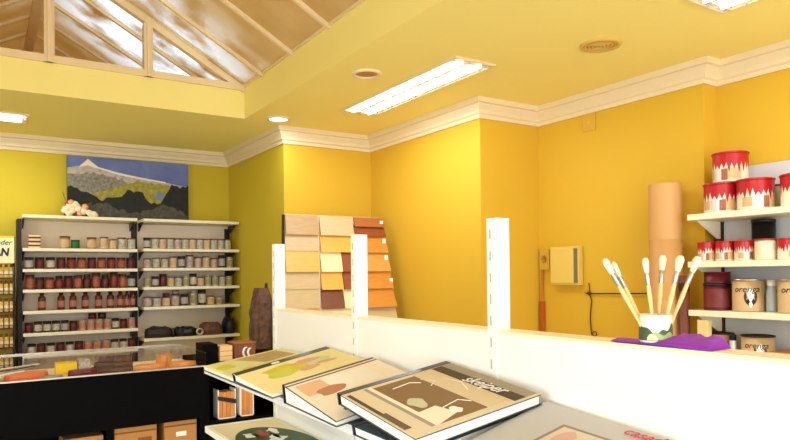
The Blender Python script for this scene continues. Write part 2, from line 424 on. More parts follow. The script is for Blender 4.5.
# ------------------------------------------------------------------ catalogues on the gondola
class Cat:
    """A catalogue whose cover is the rectangle TL + u*e1 + v*e2 (spine along e1), th = thickness at the corners TL, TR, BR, BL."""
    def __init__(s, name, label, cat, TL, e1, e2, th, tw=0.0):
        TL, e1, e2 = Vector(TL), Vector(e1), Vector(e2)
        x = e1.normalized(); z = x.cross(-e2).normalized(); y = z.cross(x)
        s.w = e1.length; s.h = e2.length; s.sk = e2.dot(x); s.hy = -e2.dot(y)
        s.e = thing(name, label, cat, TL)
        s.e.matrix_world = Matrix(((x.x, y.x, z.x, TL.x), (x.y, y.y, z.y, TL.y), (x.z, y.z, z.z, TL.z), (0, 0, 0, 1)))
        s.th = th; s.tw = tw
    def p(s, u, v, z): return (u * s.w + v * s.sk, -v * s.hy, z + s.tw * (1 - u) * v)
    def t(s, u, v):
        a, b, c, d = s.th; return (a * (1 - u) + b * u) * (1 - v) + (d * (1 - u) + c * u) * v
    def slab(s, name, m, u0, u1, v0, v1, top, bot, parent=None):
        """top/bot: functions of (u, v) giving local z"""
        bm = BM(); K = 8 if s.tw else 1
        T, B = [[[bm.verts.new(s.p(u0 + (u1 - u0) * i / K, v0 + (v1 - v0) * j / K, f(u0 + (u1 - u0) * i / K, v0 + (v1 - v0) * j / K))) for j in range(K + 1)] for i in range(K + 1)] for f in (top, bot)]
        for i in range(K):
            for j in range(K):
                bm.faces.new((T[i][j], T[i][j + 1], T[i + 1][j + 1], T[i + 1][j])); bm.faces.new((B[i][j], B[i + 1][j], B[i + 1][j + 1], B[i][j + 1]))
            bm.faces.new((T[i][0], T[i + 1][0], B[i + 1][0], B[i][0])); bm.faces.new((T[i][K], B[i][K], B[i + 1][K], T[i + 1][K]))
            bm.faces.new((T[0][i], B[0][i], B[0][i + 1], T[0][i + 1])); bm.faces.new((T[K][i], T[K][i + 1], B[K][i + 1], B[K][i]))
        bmesh.ops.recalc_face_normals(bm, faces=bm.faces[:])
        return new(name, bm, m, parent or s.e)
    def body(s, cover, back, spine=None, spine_w=0, ov=.012):
        c = .0022
        s.slab('pages', PAPER, ov, 1 - ov, ov, 1 - ov, lambda u, v: -c, lambda u, v: -s.t(u, v) + c)
        s.cover = s.slab('front_cover', cover, 0, 1, 0, 1, lambda u, v: 0, lambda u, v: -c)
        s.slab('back_cover', back, 0, 1, 0, 1, lambda u, v: -s.t(u, v) + c, lambda u, v: -s.t(u, v))
        if spine:
            s.slab('spine', spine, -.004, 1.004, -.012, .0, lambda u, v: .001, lambda u, v: -s.t(u, max(v, 0)) - .0)
            if spine_w: s.slab('spine_strip', spine, 0, 1, 0, spine_w, lambda u, v: .0012, lambda u, v: 0)
    def rect(s, name, m, u0, u1, v0, v1, lift=.0006):
        return s.slab(name, m, u0, u1, v0, v1, lambda u, v: lift, lambda u, v: lift - .0005, s.cover)
    def poly(s, name, m, pts, lift=.0008):
        bm = BM(); prism(bm, [s.p(u, v, 0)[:2] for u, v in pts], lift - .0005, lift)
        n_ = len(pts)
        bm.verts.ensure_lookup_table()
        for i, vv in enumerate(bm.verts): vv.co.z += s.p(*pts[i % n_], 0)[2]
        return new(name, bm, m, s.cover)
def blob(cu, cv, ru, rv, n=18, seed=1, jag=.3):
    rnd = random.Random(seed); ph = [rnd.uniform(0, 6.28) for _ in range(3)]
    return [(cu + ru * math.cos(a) * (1 + jag * .5 * math.sin(3 * a + ph[0]) + jag * .3 * math.sin(5 * a + ph[1])), cv + rv * math.sin(a) * (1 + jag * .5 * math.sin(2 * a + ph[2]))) for a in [2 * PI * i / n for i in range(n)]][::-1]
def zrot(a): return Matrix.Rotation(a, 4, 'Z')

PALE = mat('pale_yellow_print', (246, 234, 170), .65, spec=.15, var=.05)
LIME = mat('lime_print', (214, 206, 60), .65, spec=.15, var=.15, scale=30)
TAN = mat('tan_print', (196, 168, 110), .65, spec=.15, var=.15, scale=25)
SAND = mat('sand_print', (226, 212, 180), .65, spec=.15, var=.06)
TAUPE = mat('taupe_print', (166, 156, 132), .65, spec=.15, var=.06)
UMBER = mat('umber_print', (140, 108, 58), .65, spec=.15, var=.08)
DUMB = mat('dark_umber_print', (92, 76, 56), .65, spec=.15, var=.08)
IVORY = mat('ivory_print', (246, 236, 214), .65, spec=.15, var=.04)
BLKC = mat('black_binding', (20, 18, 18), .35, var=.2)
PEACH = mat('peach_print', (232, 186, 134), .5, var=.1)

# large folder with the map-like print, furthest
a = Cat('pattern_folder', 'wide pale yellow folder at the far end of the shelf, under the black spined album', 'catalogue', (.69, 2.40, 1.222), (.298, 0, .045), (0, -.62, 0), (.017, .018, .018, .017))
a.body(PALE, BLKC)
a.rect('printed_border', mat('pale_green_print', (224, 226, 150), .5), .05, .95, .02, .5)
a.poly('printed_patch', TAN, [(.35, .05), (.9, .04), (.95, .3), (.55, .33)], .001)
for i, (u, v, ru, rv) in enumerate(((.15, .2, .1, .09), (.3, .45, .12, .08), (.55, .5, .14, .07), (.1, .5, .08, .08))):
    a.poly('printed_blotch', LIME if i % 2 == 0 else mat('ochre_print', (226, 188, 80), .5), blob(u, v, ru, rv, seed=i), .0012)
# album with black spine and watercolour cover
b = Cat('pattern_album', 'pale yellow album with black spine and green watercolour blotch on its cover', 'catalogue', (.66, 1.975, 1.249), (.325, .011, .06), (0, -.315, -.017), (.026, .032, .020, .012))
b.body(PALE, BLKC, BLKC, .1)
b.poly('printed_blotch', LIME, blob(.36, .4, .2, .22, seed=4, jag=.4))
b.poly('printed_blotch', mat('bright_lime_print', (206, 214, 70), .5), blob(.3, .5, .1, .13, seed=9), .0011)
for i, (u, v, ru, rv) in enumerate(((.62, .3, .14, .06), (.55, .55, .1, .06), (.75, .5, .1, .04))):
    b.poly('printed_flower', mat('faded_coral_print', (220, 160, 110), .5), blob(u, v, ru, rv, seed=20 + i, jag=.5), .0014)
b.poly('printed_leaf', mat('sage_print', (210, 214, 160), .5), blob(.72, .36, .12, .12, seed=31), .0009)
bm = BM(); box(bm, .12, .145, -.030, -.016, .0012, .004, bev=.001); new('label_clip', bm, WHITE, b.e)
# ring binder, wedge-shaped
c = Cat('sample_binder', 'cream wedge-shaped binder with brown spine lines, between the album and the black spined wallpaper book', 'catalogue', (.673, 1.613, 1.262), (.297, .037, .0455), (-.012, -.325, -.034), (.05, .050, .024, .014))
c.body(BLKC, BLKC, BLKC, 0)
c.rect('cover_sheet', IVORY, 0.006, 1, 0, 1, .0003)
c.rect('spine_line', BROWNP, 0, 1, .0, .022); c.rect('spine_line', BROWNP, 0, 1, .055, .08)
c.rect('printed_photo', PEACH, .06, .32, .12, .42); c.poly('printed_stain', mat('rust_print', (190, 120, 66), .5), blob(.28, .42, .14, .1, seed=3), .001)
c.rect('printed_panel', PAPER, .3, .8, .14, .5, .0005); c.rect('printed_bar', DUMB, .28, .42, .6, .66, .001); c.rect('printed_bar', TAN, .2, .5, .7, .74, .001)
c.rect('printed_bar', DUMB, .16, .36, .84, .88, .001)
# book under the big one
f = Cat('wallpaper_book', 'dark teal wallpaper book lying underneath the grey-brown one', 'catalogue', (.684, 1.252, 1.2225), (.296, .005, .045), (-.006, -.26, -.0), (.022, .022, .022, .022))
f.body(mat('teal_cover', (54, 84, 92), .5), BLKC, mat('navy_binding', (34, 34, 66), .4), .04)
# big wallpaper book
dk = Cat('wallpaper_book', 'large grey-brown wallpaper book on top of the pile, white script title on its cover', 'catalogue', (.687, 1.326, 1.281), (.300, -.013, .050), (-.027, -.351, -.027), (.027, .024, .022, .026))
dk.body(BLKC, BLKC, BLKC, .05)
dk.rect('cover_sheet', SAND, 0, 1, .05, 1, .0003)
dk.rect('cover_picture', UMBER, .235, .61, .10, .93)
dk.rect('printed_panel', mat('warm_beige_print', (222, 204, 166), .65, spec=.15), .61, .79, .06, .94)
dk.rect('printed_panel', SAND, .04, .20, .08, .93, .0005)
dk.rect('printed_bar', DUMB, .02, .05, .10, .60, .001); dk.rect('printed_bar', mat('brown_frieze', (110, 92, 64), .6, spec=.15), .02, .07, .56, .86, .0012)
dk.rect('printed_bar', TAUPE, .17, .20, .08, .93, .001); dk.rect('printed_bar', IVORY, .20, .235, .08, .93, .0012)
dk.rect('title_band', DUMB, .80, .90, .06, .97); dk.rect('printed_panel', TAUPE, .90, .995, .05, .97)
dk.poly('printed_bowl', mat('olive_print', (172, 168, 70), .4), blob(.32, .56, .06, .09, seed=12), .001)
dk.poly('printed_table', IVORY, [(.23, .70), (.38, .68), (.42, .86), (.23, .93)][::-1], .0011)
dk.poly('printed_vase', PAPER, blob(.44, .82, .04, .05, seed=15), .0013)
for k, pts in enumerate(([(.34, .22), (.5, .2), (.56, .26)], [(.6, .2), (.66, .3), (.58, .36)], [(.74, .3), (.78, .45), (.72, .6)], [(.4, .74), (.55, .7), (.6, .78)])):
    bm = BM(); tube(bm, [(*dk.p(u, v, 0)[:2], .001) for u, v in pts], .0012, 5); new('printed_scroll', bm, IVORY, dk.cover)
text('title', 'skeiper', .047, PAPER, dk.cover, Matrix.Translation(dk.p(.803, .42, .0014)) @ zrot(-PI / 2) , shear=.25)
# light grey catalogue
e = Cat('wallpaper_book', 'light grey catalogue nearest the camera, red lettering along its edge', 'catalogue', (.682, .966, 1.213), (.302, .005, .073), (0, -.36, -.026), (.009, .033, .010, .009), .028)
e.body(mat('light_grey_cover', (200, 199, 196), .5, var=.04, spec=.2), PAPER)
e.rect('printed_frame', mat('grey_brown_print', (140, 128, 112), .4), .3, .80, .286, .95)
e.rect('cover_picture', mat('soft_cream_print', (220, 208, 180), .4), .3, .775, .31, .95, .001)
e.poly('printed_flower', mat('dusty_pink_print', (216, 176, 160), .5), blob(.66, .40, .08, .06, seed=41), .0014)
e.poly('printed_leaf', mat('olive_print', (172, 168, 70)), blob(.5, .37, .07, .05, seed=42), .0014)
text('title', 'casad', .034, mat('red_lettering', (206, 60, 70), .5), e.cover, Matrix.Translation(e.p(.90, .585, .0025)) @ zrot(-PI / 2), shear=.2)

# card with the green oval on the lower shelf
oc = thing('printed_card', 'cream card printed with a large green oval, on the lower gondola shelf', 'card', (.86, 2.08, .9836))
bm = BM(); box(bm, -.135, .125, -.36, .36, 0, .004, bev=.001); new('card_sheet', bm, mat('cream_card', (240, 226, 178), .6), oc)
bm = BM(); n = 40; prism(bm, [(-.008 + .126 * math.cos(2 * PI * i / n), .25 * math.sin(2 * PI * i / n)) for i in range(n)], .004, .0052); ov = new('printed_oval', bm, mat('deep_green_print', (34, 78, 28), .5), oc)
for i, (x, y, rx, ry, m) in enumerate(((-.06, .14, .02, .04, PAPER), (-.01, .15, .018, .04, mat('brick_red_print', (172, 50, 44), .5)), (.035, .16, .018, .045, PAPER), (.01, .06, .03, .04, PAPER), (-.03, -.05, .03, .04, mat('brick_red_print', (172, 50, 44))), (.02, .11, .010, .05, BLKC), (-.04, .12, .010, .05, BLKC))):
    bm = BM(); prism(bm, blob(x, y, rx, ry, seed=60 + i, jag=.6), .0052, .006); new('printed_motif', bm, m, ov)

# ------------------------------------------------------------------ brush pot and purple cloth on the partition
pc = Vector((1.036, .748, GT))
pot = thing('brush_pot', 'white pot with a painted landscape, full of brushes, on the white partition', 'pot', pc + Vector((0, 0, .004)))
bm = BM(); lathe(bm, [(0, 0, 0), (.027, 0, 0), (.028, .003, 0), (.0285, .05, 0), (.0265, .05, 0), (.026, .006, 0), (0, .006, 0)], n=32); pb = new('pot_body', bm, WHITE, pot)
def band(bm, r, z0f, z1f, a0, a1, n=24):
    for i in range(n):
        a, b = a0 + (a1 - a0) * i / n, a0 + (a1 - a0) * (i + 1) / n
        q = [(r * math.cos(t_), r * math.sin(t_), f_((t_ - a0) / (a1 - a0))) for t_, f_ in ((a, z0f), (b, z0f), (b, z1f), (a, z1f))]
        bm.faces.new([bm.verts.new(p) for p in q])
face = math.atan2(-.775, -1.03)
bm = BM(); band(bm, .0290, lambda s: .004, lambda s: .024 + .006 * math.sin(9 * s) + .006 * math.sin(23 * s) * s, face - 1.5, face + 1.5, 40); new('painted_bushes', bm, mat('dark_foliage_paint', (74, 92, 62), .5, var=.5, scale=90), pb)
bm = BM(); band(bm, .0293, lambda s: .006, lambda s: .017 + .003 * math.sin(11 * s), face - .2, face + 1.3, 30); new('painted_lawn', bm, mat('light_foliage_paint', (168, 186, 120), .5, var=.3, scale=120), pb)
bm = BM(); band(bm, .0296, lambda s: .005, lambda s: .005 + .012 * math.sin(PI * s) ** .5, face - .55, face + .1, 16); new('painted_blossom', bm, mat('pale_green_paint', (216, 228, 160), .5), pb)
rd = Vector((.843, -.537, 0)); fw = Vector((.537, .843, 0))
BR_H = mat('pale_wood_handle', (238, 204, 136), .5, var=.1, scale=30); BRIS = mat('cream_bristle', (240, 228, 198), .9, var=.15, scale=80, bump=.3)
FER = mat('ferrule_metal', (176, 170, 160), .3, .8)
heads = ((-.092, .156, .0, 'leaning furthest towards the fuse box, outermost of the fan'), (-.074, .150, .010, 'second from the fuse box side of the fan'), (-.020, .157, -.006, 'standing almost upright in the middle of the pot'),
         (.022, .162, .016, 'first of those leaning towards the tins'), (.040, .160, -.018, 'second of those leaning towards the tins'), (.055, .154, .018, 'next to the outermost one on the tin side'), (.076, .158, -.008, 'outermost towards the paint tins'))
basep = ((-.016, -.004), (-.006, .014), (-.006, -.012), (.002, .0), (.004, -.018), (.014, .012), (.016, -.004))
for i, (x, z, dd, s) in enumerate(heads):
    top = pc + rd * x + fw * dd + Vector((0, 0, z)); base = pc + rd * basep[i][0] + fw * basep[i][1] + Vector((0, 0, .0115))
    ax = (top - base).normalized(); L = (top - base).length
    q = ax.to_track_quat('Z', 'Y')
    br = thing('paintbrush', 'wooden paintbrush in the white pot, ' + s, 'paintbrush', base, 'brushes in the pot', q.to_euler())
    wd = (.0050, .0046, .0046, .0052, .0058, .0048, .0056)[i]
    bm = BM(); lathe(bm, [(0, 0, 0), (.0022, .001, 0), (.0028, L * .3, 0), (.0042, L * .5, 0), (.0036, L * .66, 0)], n=10); new('handle', bm, BR_H, br)
    bm = BM(); lathe(bm, [(.0036, L * .655, 0), (.0042, L * .67, 0), (.0046, L * .80, 0), (.0042, L * .81, 0)], n=10); new('ferrule', bm, FER, br)
    bm = BM(); lathe(bm, [(.004, L * .80, 0), (wd * 1.15, L * .88, 0), (wd * 1.35, L * .95, 0), (wd * .8, L * .995, 0), (0, L, 0)], n=12); new('bristles', bm, BRIS, br)
# crumpled cloth
bm = BM()
nu, nv = 26, 10; grid = []
for i in range(nu + 1):
    u = i / nu; y = .822 - u * .20; row = []
    for j in range(nv + 1):
        v = j / nv; x = 1.003 + v * .058
        z = GT + .0030 + .0012 * abs(noise.noise(Vector((u * 9, v * 4, 1))))
        if u > .42:
            k = min(1, (u - .42) / .1)
            z += k * (.017 * v ** .6 + .006 * noise.noise(Vector((u * 12, v * 5, 3))) * v)
        ed = 1 if u < .95 else (1 - u) / .05
        row.append((x, y + .05 * v * max(0, .5 - u) + .004 * noise.noise(Vector((u * 6, v * 6, 8))), z if ed >= 1 else GT + .0025 + (z - GT - .0025) * ed))
    grid.append(row)
top = [[bm.verts.new(p) for p in r] for r in grid]; botv = [[bm.verts.new((p[0], p[1], p[2] - .0012)) for p in r] for r in grid]
for i in range(nu):
    for j in range(nv):
        bm.faces.new((top[i][j], top[i + 1][j], top[i + 1][j + 1], top[i][j + 1])); bm.faces.new((botv[i][j], botv[i][j + 1], botv[i + 1][j + 1], botv[i + 1][j]))
for i in range(nu):
    bm.faces.new((top[i][0], botv[i][0], botv[i + 1][0], top[i + 1][0])); bm.faces.new((top[i][nv], top[i + 1][nv], botv[i + 1][nv], botv[i][nv]))
for j in range(nv):
    bm.faces.new((top[0][j], top[0][j + 1], botv[0][j + 1], botv[0][j])); bm.faces.new((top[nu][j], botv[nu][j], botv[nu][j + 1], top[nu][j + 1]))
tag(new('cleaning_cloth', bm, PURP, smooth=True), 'crumpled purple cloth lying on the partition under the brush pot', 'cloth')

# ------------------------------------------------------------------ right-hand shelving with paint tins
RX0 = 3.08
ru = thing('tin_shelving', 'cream wall shelving with large red-rimmed paint tins on its upper boards', 'shelving', (RX0, 1.4, 0))
def rbox(bm, x0, x1, y0, y1, z0, z1, mi=0, bev=0): return box(bm, x0 - RX0, x1 - RX0, y0 - 1.4, y1 - 1.4, z0, z1, mi, bev)
bm = BM(); rbox(bm, 3.345, 3.362, .42, 1.99, .1, 2.09); new('back_panel', bm, GREYP, ru)
RZ = (1.842, 1.600, 1.352, 1.092, .80)
for z in RZ:
    bm = BM(); rbox(bm, RX0, 3.345, .42, 2.03, z - .03, z, bev=.003); new('shelf', bm, CREAM, ru)
    bm = BM(); hexa(bm, [(x - RX0, y - 1.4, zz) for x, y, zz in ((3.30, 2.0, z - .12), (3.345, 2.0, z - .12), (3.345, 2.006, z - .12), (3.30, 2.006, z - .12), (3.12, 2.0, z - .03), (3.345, 2.0, z - .03), (3.345, 2.006, z - .03), (3.12, 2.006, z - .03))]); new('bracket', bm, CREAM, ru)
bm = BM(); rbox(bm, 3.33, 3.372, 1.995, 2.035, 0, 2.05); new('upright', bm, BROWNP, ru)
bm = BM(); rbox(bm, RX0 - .05, 3.345, .42, 2.03, 0, .12, bev=.003); new('base_deck', bm, CREAM, ru)
def jag(bm, r, zt, zb, n=44, seed=3, amp=.5):
    rnd = random.Random(seed); zs = []
    for i in range(n): zs.append(zb + (zt - zb) * amp * (.45 + .35 * rnd.random() if i % 2 else rnd.random() * .4))
    for i in range(n):
        a, b_ = 2 * PI * i / n, 2 * PI * (i + 1) / n
        q = [(r * math.cos(a), r * math.sin(a), zs[i]), (r * math.cos(b_), r * math.sin(b_), zs[(i + 1) % n]), (r * math.cos(b_), r * math.sin(b_), zt), (r * math.cos(a), r * math.sin(a), zt)]
        f = bm.faces.new([bm.verts.new(p) for p in q]); f.smooth = True
WHL = mat('cream_label', (238, 218, 184), .45, var=.1, scale=20)
VW = math.atan2(-1.9, -3.15)
def red_can(r, h, loc, label, group, rot=0, lid=RED):
    t_ = thing('paint_tin', label, 'paint tin', loc, group, (0, 0, rot))
    bm = BM(); lathe(bm, [(0, 0, 0), (r * .97, 0, 0), (r, .004, 0), (r * .98, .007, 0), (r * .98, h * .93, 0), (r, h * .95, 0), (r * .9, h * .95, 0)], n=36); bd = new('tin_body', bm, WHL, t_)
    bm = BM(); lathe(bm, [(r * .985, h * .93, 0), (r * 1.045, h * .935, 0), (r * 1.045, h * .985, 0), (r * 1.02, h, 0), (r * .95, h * .985, 0), (0, h * .98, 0)], n=36); new('lid', bm, lid, t_)
    bm = BM(); jag(bm, r * .992, h * .93, h * .28, seed=int(r * 1e4), amp=.85); new('dripping_paint_band', bm, RED, bd)
    for k, (a, wdt, z0, z1, m) in enumerate(((VW + .5, .5, .08, .45, KRAFT), (VW - .35, .35, .05, .5, mat('silver_label', (220, 216, 208), .3, .3)), (VW + .05, .18, .06, .42, mat('brown_label', (150, 84, 50), .5)), (VW - .9, .4, .1, .4, KRAFT))):
        bm = BM(); band(bm, r * .988, lambda s, z0=z0: h * z0, lambda s, z1=z1: h * z1, a - wdt, a + wdt, 8); new('printed_label', bm, m, bd)
    return t_
zt = RZ[0] + .001; g1 = 'large red-rimmed paint tins'
tinA = red_can(.083, .150, (3.185, 1.905, zt), 'large red-rimmed paint tin at the wall-corner end of the top board, front row', g1)
def red_copy(src, loc, label, rot, group): 
    c_ = copy_tree(src, loc, label, group); c_.rotation_euler = (0, 0, rot); return c_
red_copy(tinA, (3.18, 1.730, zt), 'large red-rimmed paint tin second along the top board, beside the olive tin', .5, g1)
red_copy(tinA, (3.205, 1.868, zt + .1515), 'topmost large paint tin, stacked on the one at the wall-corner end', -.4, g1)
red_copy(tinA, (3.195, 1.53, zt), 'large red-rimmed paint tin cut by the photo edge on the top board', .9, g1)
def plain_can(r, h, loc, label, body, lid, name='tin', cat='tin', group=None, lab=None, z0=.12, z1=.8):
    t_ = thing(name, label, cat, loc, group)
    bm = BM(); lathe(bm, [(0, 0, 0), (r * .97, 0, 0), (r, .003, 0), (r * .98, .006, 0), (r * .98, h * .93, 0), (r * .9, h * .93, 0)], n=30); bd = new('tin_body', bm, body, t_)
    bm = BM(); lathe(bm, [(r * .985, h * .92, 0), (r * 1.03, h * .925, 0), (r * 1.03, h * .99, 0), (r * .95, h, 0), (0, h * .985, 0)], n=30); new('lid', bm, lid, t_)
    if lab:
        bm = BM(); lathe(bm, [(r * .987, h * z0, 0), (r * .987, h * z1, 0)], n=30); new('label_band', bm, lab, bd)
    return t_
plain_can(.034, .128, (3.305, 1.692, zt), 'olive tin with brown lid behind the large red-rimmed tins', OLIVE, BROWNP)
# second board
zt = RZ[1] + .001; g2 = 'small red-rimmed paint tins'
tinS = red_can(.046, .098, (3.155, 1.968, zt), 'small red-rimmed tin at the wall-corner end of the second board, partly behind brush tips', g2)
for i, (y, s) in enumerate(((1.871, 'small red-rimmed tin second along the second board'), (1.774, 'small red-rimmed tin third along, left of the pale green one'), (1.568, 'small red-rimmed tin right of the pale green one, cut by the photo edge'))):
    red_copy(tinS, (3.155, y, zt), s, .6 * i, g2)
plain_can(.048, .10, (3.152, 1.670, zt), 'pale green and cream tin with red rim in the row of small tins', mat('pale_cream_green', (220, 214, 170), .5), RED, lab=WHL)
plain_can(.054, .203, (3.275, 1.745, zt), 'tall black canister standing behind the small tins', BLKC, BLKC, 'canister', 'canister')
# third board
zt = RZ[2] + .001
plain_can(.066, .135, (3.175, 1.928, zt), 'maroon tin with white and black label at the board end, flat tin on it', DRED, BLKC, lab=mat('maroon_white_label', (150, 60, 54), .5, rgb2=(60, 12, 16), scale=18))
t_ = plain_can(.063, .058, (3.175, 1.928, zt + .1355), 'flat maroon tin stacked on the black-labelled maroon tin', DRED, DRED)
def emblem_can(r, h, loc, label, lidm):
    t_ = thing('varnish_tin', label, 'tin', loc, 'kraft-labelled tins with a white emblem')
    bm = BM(); lathe(bm, [(0, 0, 0), (r * .97, 0, 0), (r, .004, 0), (r * .98, .007, 0), (r * .98, h * .95, 0), (r * .9, h * .95, 0)], n=40); bd = new('tin_body', bm, KRAFT, t_)
    bm = BM(); lathe(bm, [(r * .985, h * .945, 0), (r * 1.03, h * .95, 0), (r * 1.03, h * .995, 0), (r * .95, h, 0), (r * .93, h * .96, 0), (0, h * .96, 0)], n=40); new('lid', bm, lidm, t_)
    wrap_text('lettering', 'orenga', h * .27, DARK, bd, r * .985, VW - .15, h * .60)
    for dx, dz, rx, rz, m in ((.1, .52, .2, .22, PAPER), (.1, .30, .34, .13, DARK), (-.22, .45, .1, .16, BROWNP), (.42, .45, .1, .16, BROWNP), (.1, .22, .12, .1, PAPER)):
        bm = BM(); band(bm, r * (.987 + (.004 if m is PAPER else .002)), lambda s, dz=dz, rz=rz: h * (dz - rz * math.sin(PI * s)), lambda s, dz=dz, rz=rz: h * (dz + rz * math.sin(PI * s)), VW + dx - rx, VW + dx + rx, 14); new('printed_emblem', bm, m, bd)
    return t_
emblem_can(.073, .158, (3.185, 1.775, zt), 'kraft-labelled tin with white animal emblem on the third board beside a grey jar', STEEL)
emblem_can(.073, .158, (3.185, 1.556, zt), 'kraft-labelled tin at the photo edge on the third board, right of the grey jar', STEEL)
j = thing('plastic_jar', 'pale grey-blue plastic jar between the two kraft-labelled tins', 'jar', (3.195, 1.668, zt))
bm = BM(); lathe(bm, [(0, 0, 0), (.024, 0, 0), (.025, .01, 0), (.024, .09, 0), (.018, .12, 0), (.018, .13, 0)], n=24); new('jar_body', bm, CLEARB, j)
bm = BM(); lathe(bm, [(.020, .125, 0), (.020, .15, 0), (0, .152, 0)], n=24); new('lid', bm, WHITE, j)
# fourth board
zt = RZ[3] + .001
emblem_can(.058, .145, (3.19, 1.918, zt), 'short kraft-labelled tin on the fourth board half hidden by the purple cloth', DARK)
emblem_can(.074, .145, (3.19, 1.735, zt), 'short kraft-labelled tin with dark rim on the fourth board', DARK)
plain_can(.016, .142, (3.15, 1.836, zt), 'narrow dark tin with silver label between the two short kraft-labelled tins', BLKC, BLKC, lab=mat('silver_label', (220, 216, 208)))
tag(new('carton', box(BM(), 3.13, 3.30, 1.52, 1.64, zt, zt + .075, bev=.002), mat('orange_brown_carton', (214, 136, 72), .7)), 'flat orange-brown carton at the end of the fourth board', 'carton')
tag(new('carton', box(BM(), 3.085, 3.125, 1.93, 1.985, zt, zt + .21, bev=.002), mat('cream_carton', (232, 208, 142), .7)), 'tall cream carton at the wall-corner end of the fourth board', 'carton')

# ------------------------------------------------------------------ cardboard roll, wall fittings
r_ = thing('cardboard_roll', 'tall brown cardboard roll standing against the orange wall beside the tins', 'roll', (3.128, 2.19, 0))
bm = BM(); lathe(bm, [(.084, 0, 0), (.084, 2.000, 0), (.078, 2.002, 0), (.076, 1.9, 0), (.076, .02, 0)], n=40); new('tube_wall', bm, mat('roll_paper', (196, 142, 76), .55, var=.1, scale=3), r_)
for z in (.6, 1.1, 1.72): 
    bm = BM(); lathe(bm, [(.0845, z, 0), (.0845, z + .3, 0)], n=40); new('paper_wrap', bm, mat('roll_band', (206, 154, 90), .5, var=.08, scale=4), r_)
r2 = thing('brown_roll', 'thin dark brown roll standing between the cardboard roll and the tin shelves', 'roll', (3.10, 2.064, 0))
bm = BM(); lathe(bm, [(0, 0, 0), (.026, 0, 0), (.026, 1.53, 0), (0, 1.53, 0)], n=20); new('roll_sheet', bm, mat('dark_red_brown', (110, 52, 30), .5, var=.3, scale=7), r2)
bm = BM(); lathe(bm, [(.0265, 1.45, 0), (.0265, 1.49, 0)], n=20); new('paper_band', bm, DARK, r2)
def wx(y): return 3.235 + (3.238 - y) * (.027 / 1.193)
bxm = mat('pale_yellow_plastic', (226, 196, 96), .45, var=.03)
fb = thing('fuse_box', 'pale yellow fuse box with narrow grey edge on the orange wall', 'fuse box', (3.24, 2.98, 1.47))
bm = BM(); box(bm, -.045, 0, -.118, .118, 0, .25, bev=.004); new('box_body', bm, bxm, fb)
bm = BM(); box(bm, -.055, -.045, -.085, .112, .012, .24, bev=.004); new('door', bm, bxm, fb)
bm = BM(); box(bm, -.052, -.0452, -.113, -.090, .015, .235); new('grey_edge', bm, mat('grey_strip', (120, 112, 88), .5), fb)
so = thing('wall_socket', 'yellowed wall socket next to the fuse box', 'socket', (3.236, 3.178, 1.57))
bm = BM(); box(bm, -.02, 0, -.045, .045, 0, .14, bev=.004); new('plate', bm, mat('yellowed_plastic', (206, 164, 62), .5), so)
bm = BM(); M_ = Matrix.Translation((-.02, 0, .075)) @ Matrix.Rotation(-PI / 2, 4, 'Y'); lathe(bm, [(.026, 0, 0), (.026, .004, 0), (.02, .004, 0), (.019, -.002 + .003, 0), (0, .001, 0)], n=20, M=M_); new('socket_face', bm, mat('ochre_plastic', (176, 130, 44), .5), so)
bm = BM()
for dy in (-.009, .009): box(bm, -.0245, -.0205, dy - .003, dy + .003, .072, .078)
new('socket_holes', bm, BLKC, so)
pi = thing('conduit', 'thin orange-brown conduit running down the wall below the socket', 'pipe', (3.218, 3.20, 0))
bm = BM(); tube(bm, [(0, 0, 0.0), (0, 0, 1.57)], .008, 8); new('pipe', bm, mat('orange_brown_pipe', (196, 118, 34), .6), pi)
bm = BM(); box(bm, -.012, .012, -.014, .014, 1.15, 1.36, bev=.002); new('pipe_sleeve', bm, mat('rust_sleeve', (178, 88, 24), .6), pi)
cb = thing('wall_cable', 'thin black cable running along the orange wall behind the brushes', 'cable', (3.24, 2.8, 1.4))
bm = BM(); tube(bm, [(-.004, .04, .02), (-.004, .0, .018), (-.005, -.2, .021), (-.002, -.42, .026)], .0038, 6); new('cable_run', bm, DARK, cb)
bm = BM(); tube(bm, [(-.005, .012, .085), (-.005, .008, .02), (-.005, -.008, -.03), (-.006, -.001, -.08), (-.006, .004, -.14), (-.006, -.004, -.24)], .0035, 6); new('cable_drop', bm, DARK, cb)
bm = BM(); tube(bm, [(-.008, -.03 + .016 * math.cos(k * .7), -.232 + .016 * math.sin(k * .7)) for k in range(11)], .0035, 6); new('cable_coil', bm, BROWNP, cb)
bm = BM(); box(bm, -.012, -.001, .0, .02, .008, .03, bev=.002); new('clip', bm, BROWNP, cb)
jb = thing('junction_cover', 'small square junction cover painted orange high on the wall', 'cover plate', (3.2445, 2.80, 2.44))
bm = BM(); box(bm, -.008, 0, -.05, .05, 0, .11, bev=.002); new('plate', bm, mat('orange_plate', (212, 166, 48), .6), jb)
bm = BM(); lathe(bm, [(.006, 0, 0), (.005, .003, 0), (0, .003, 0)], n=10, M=Matrix.Translation((-.008, 0, .055)) @ Matrix.Rotation(-PI / 2, 4, 'Y')); new('screw', bm, bxm, jb)

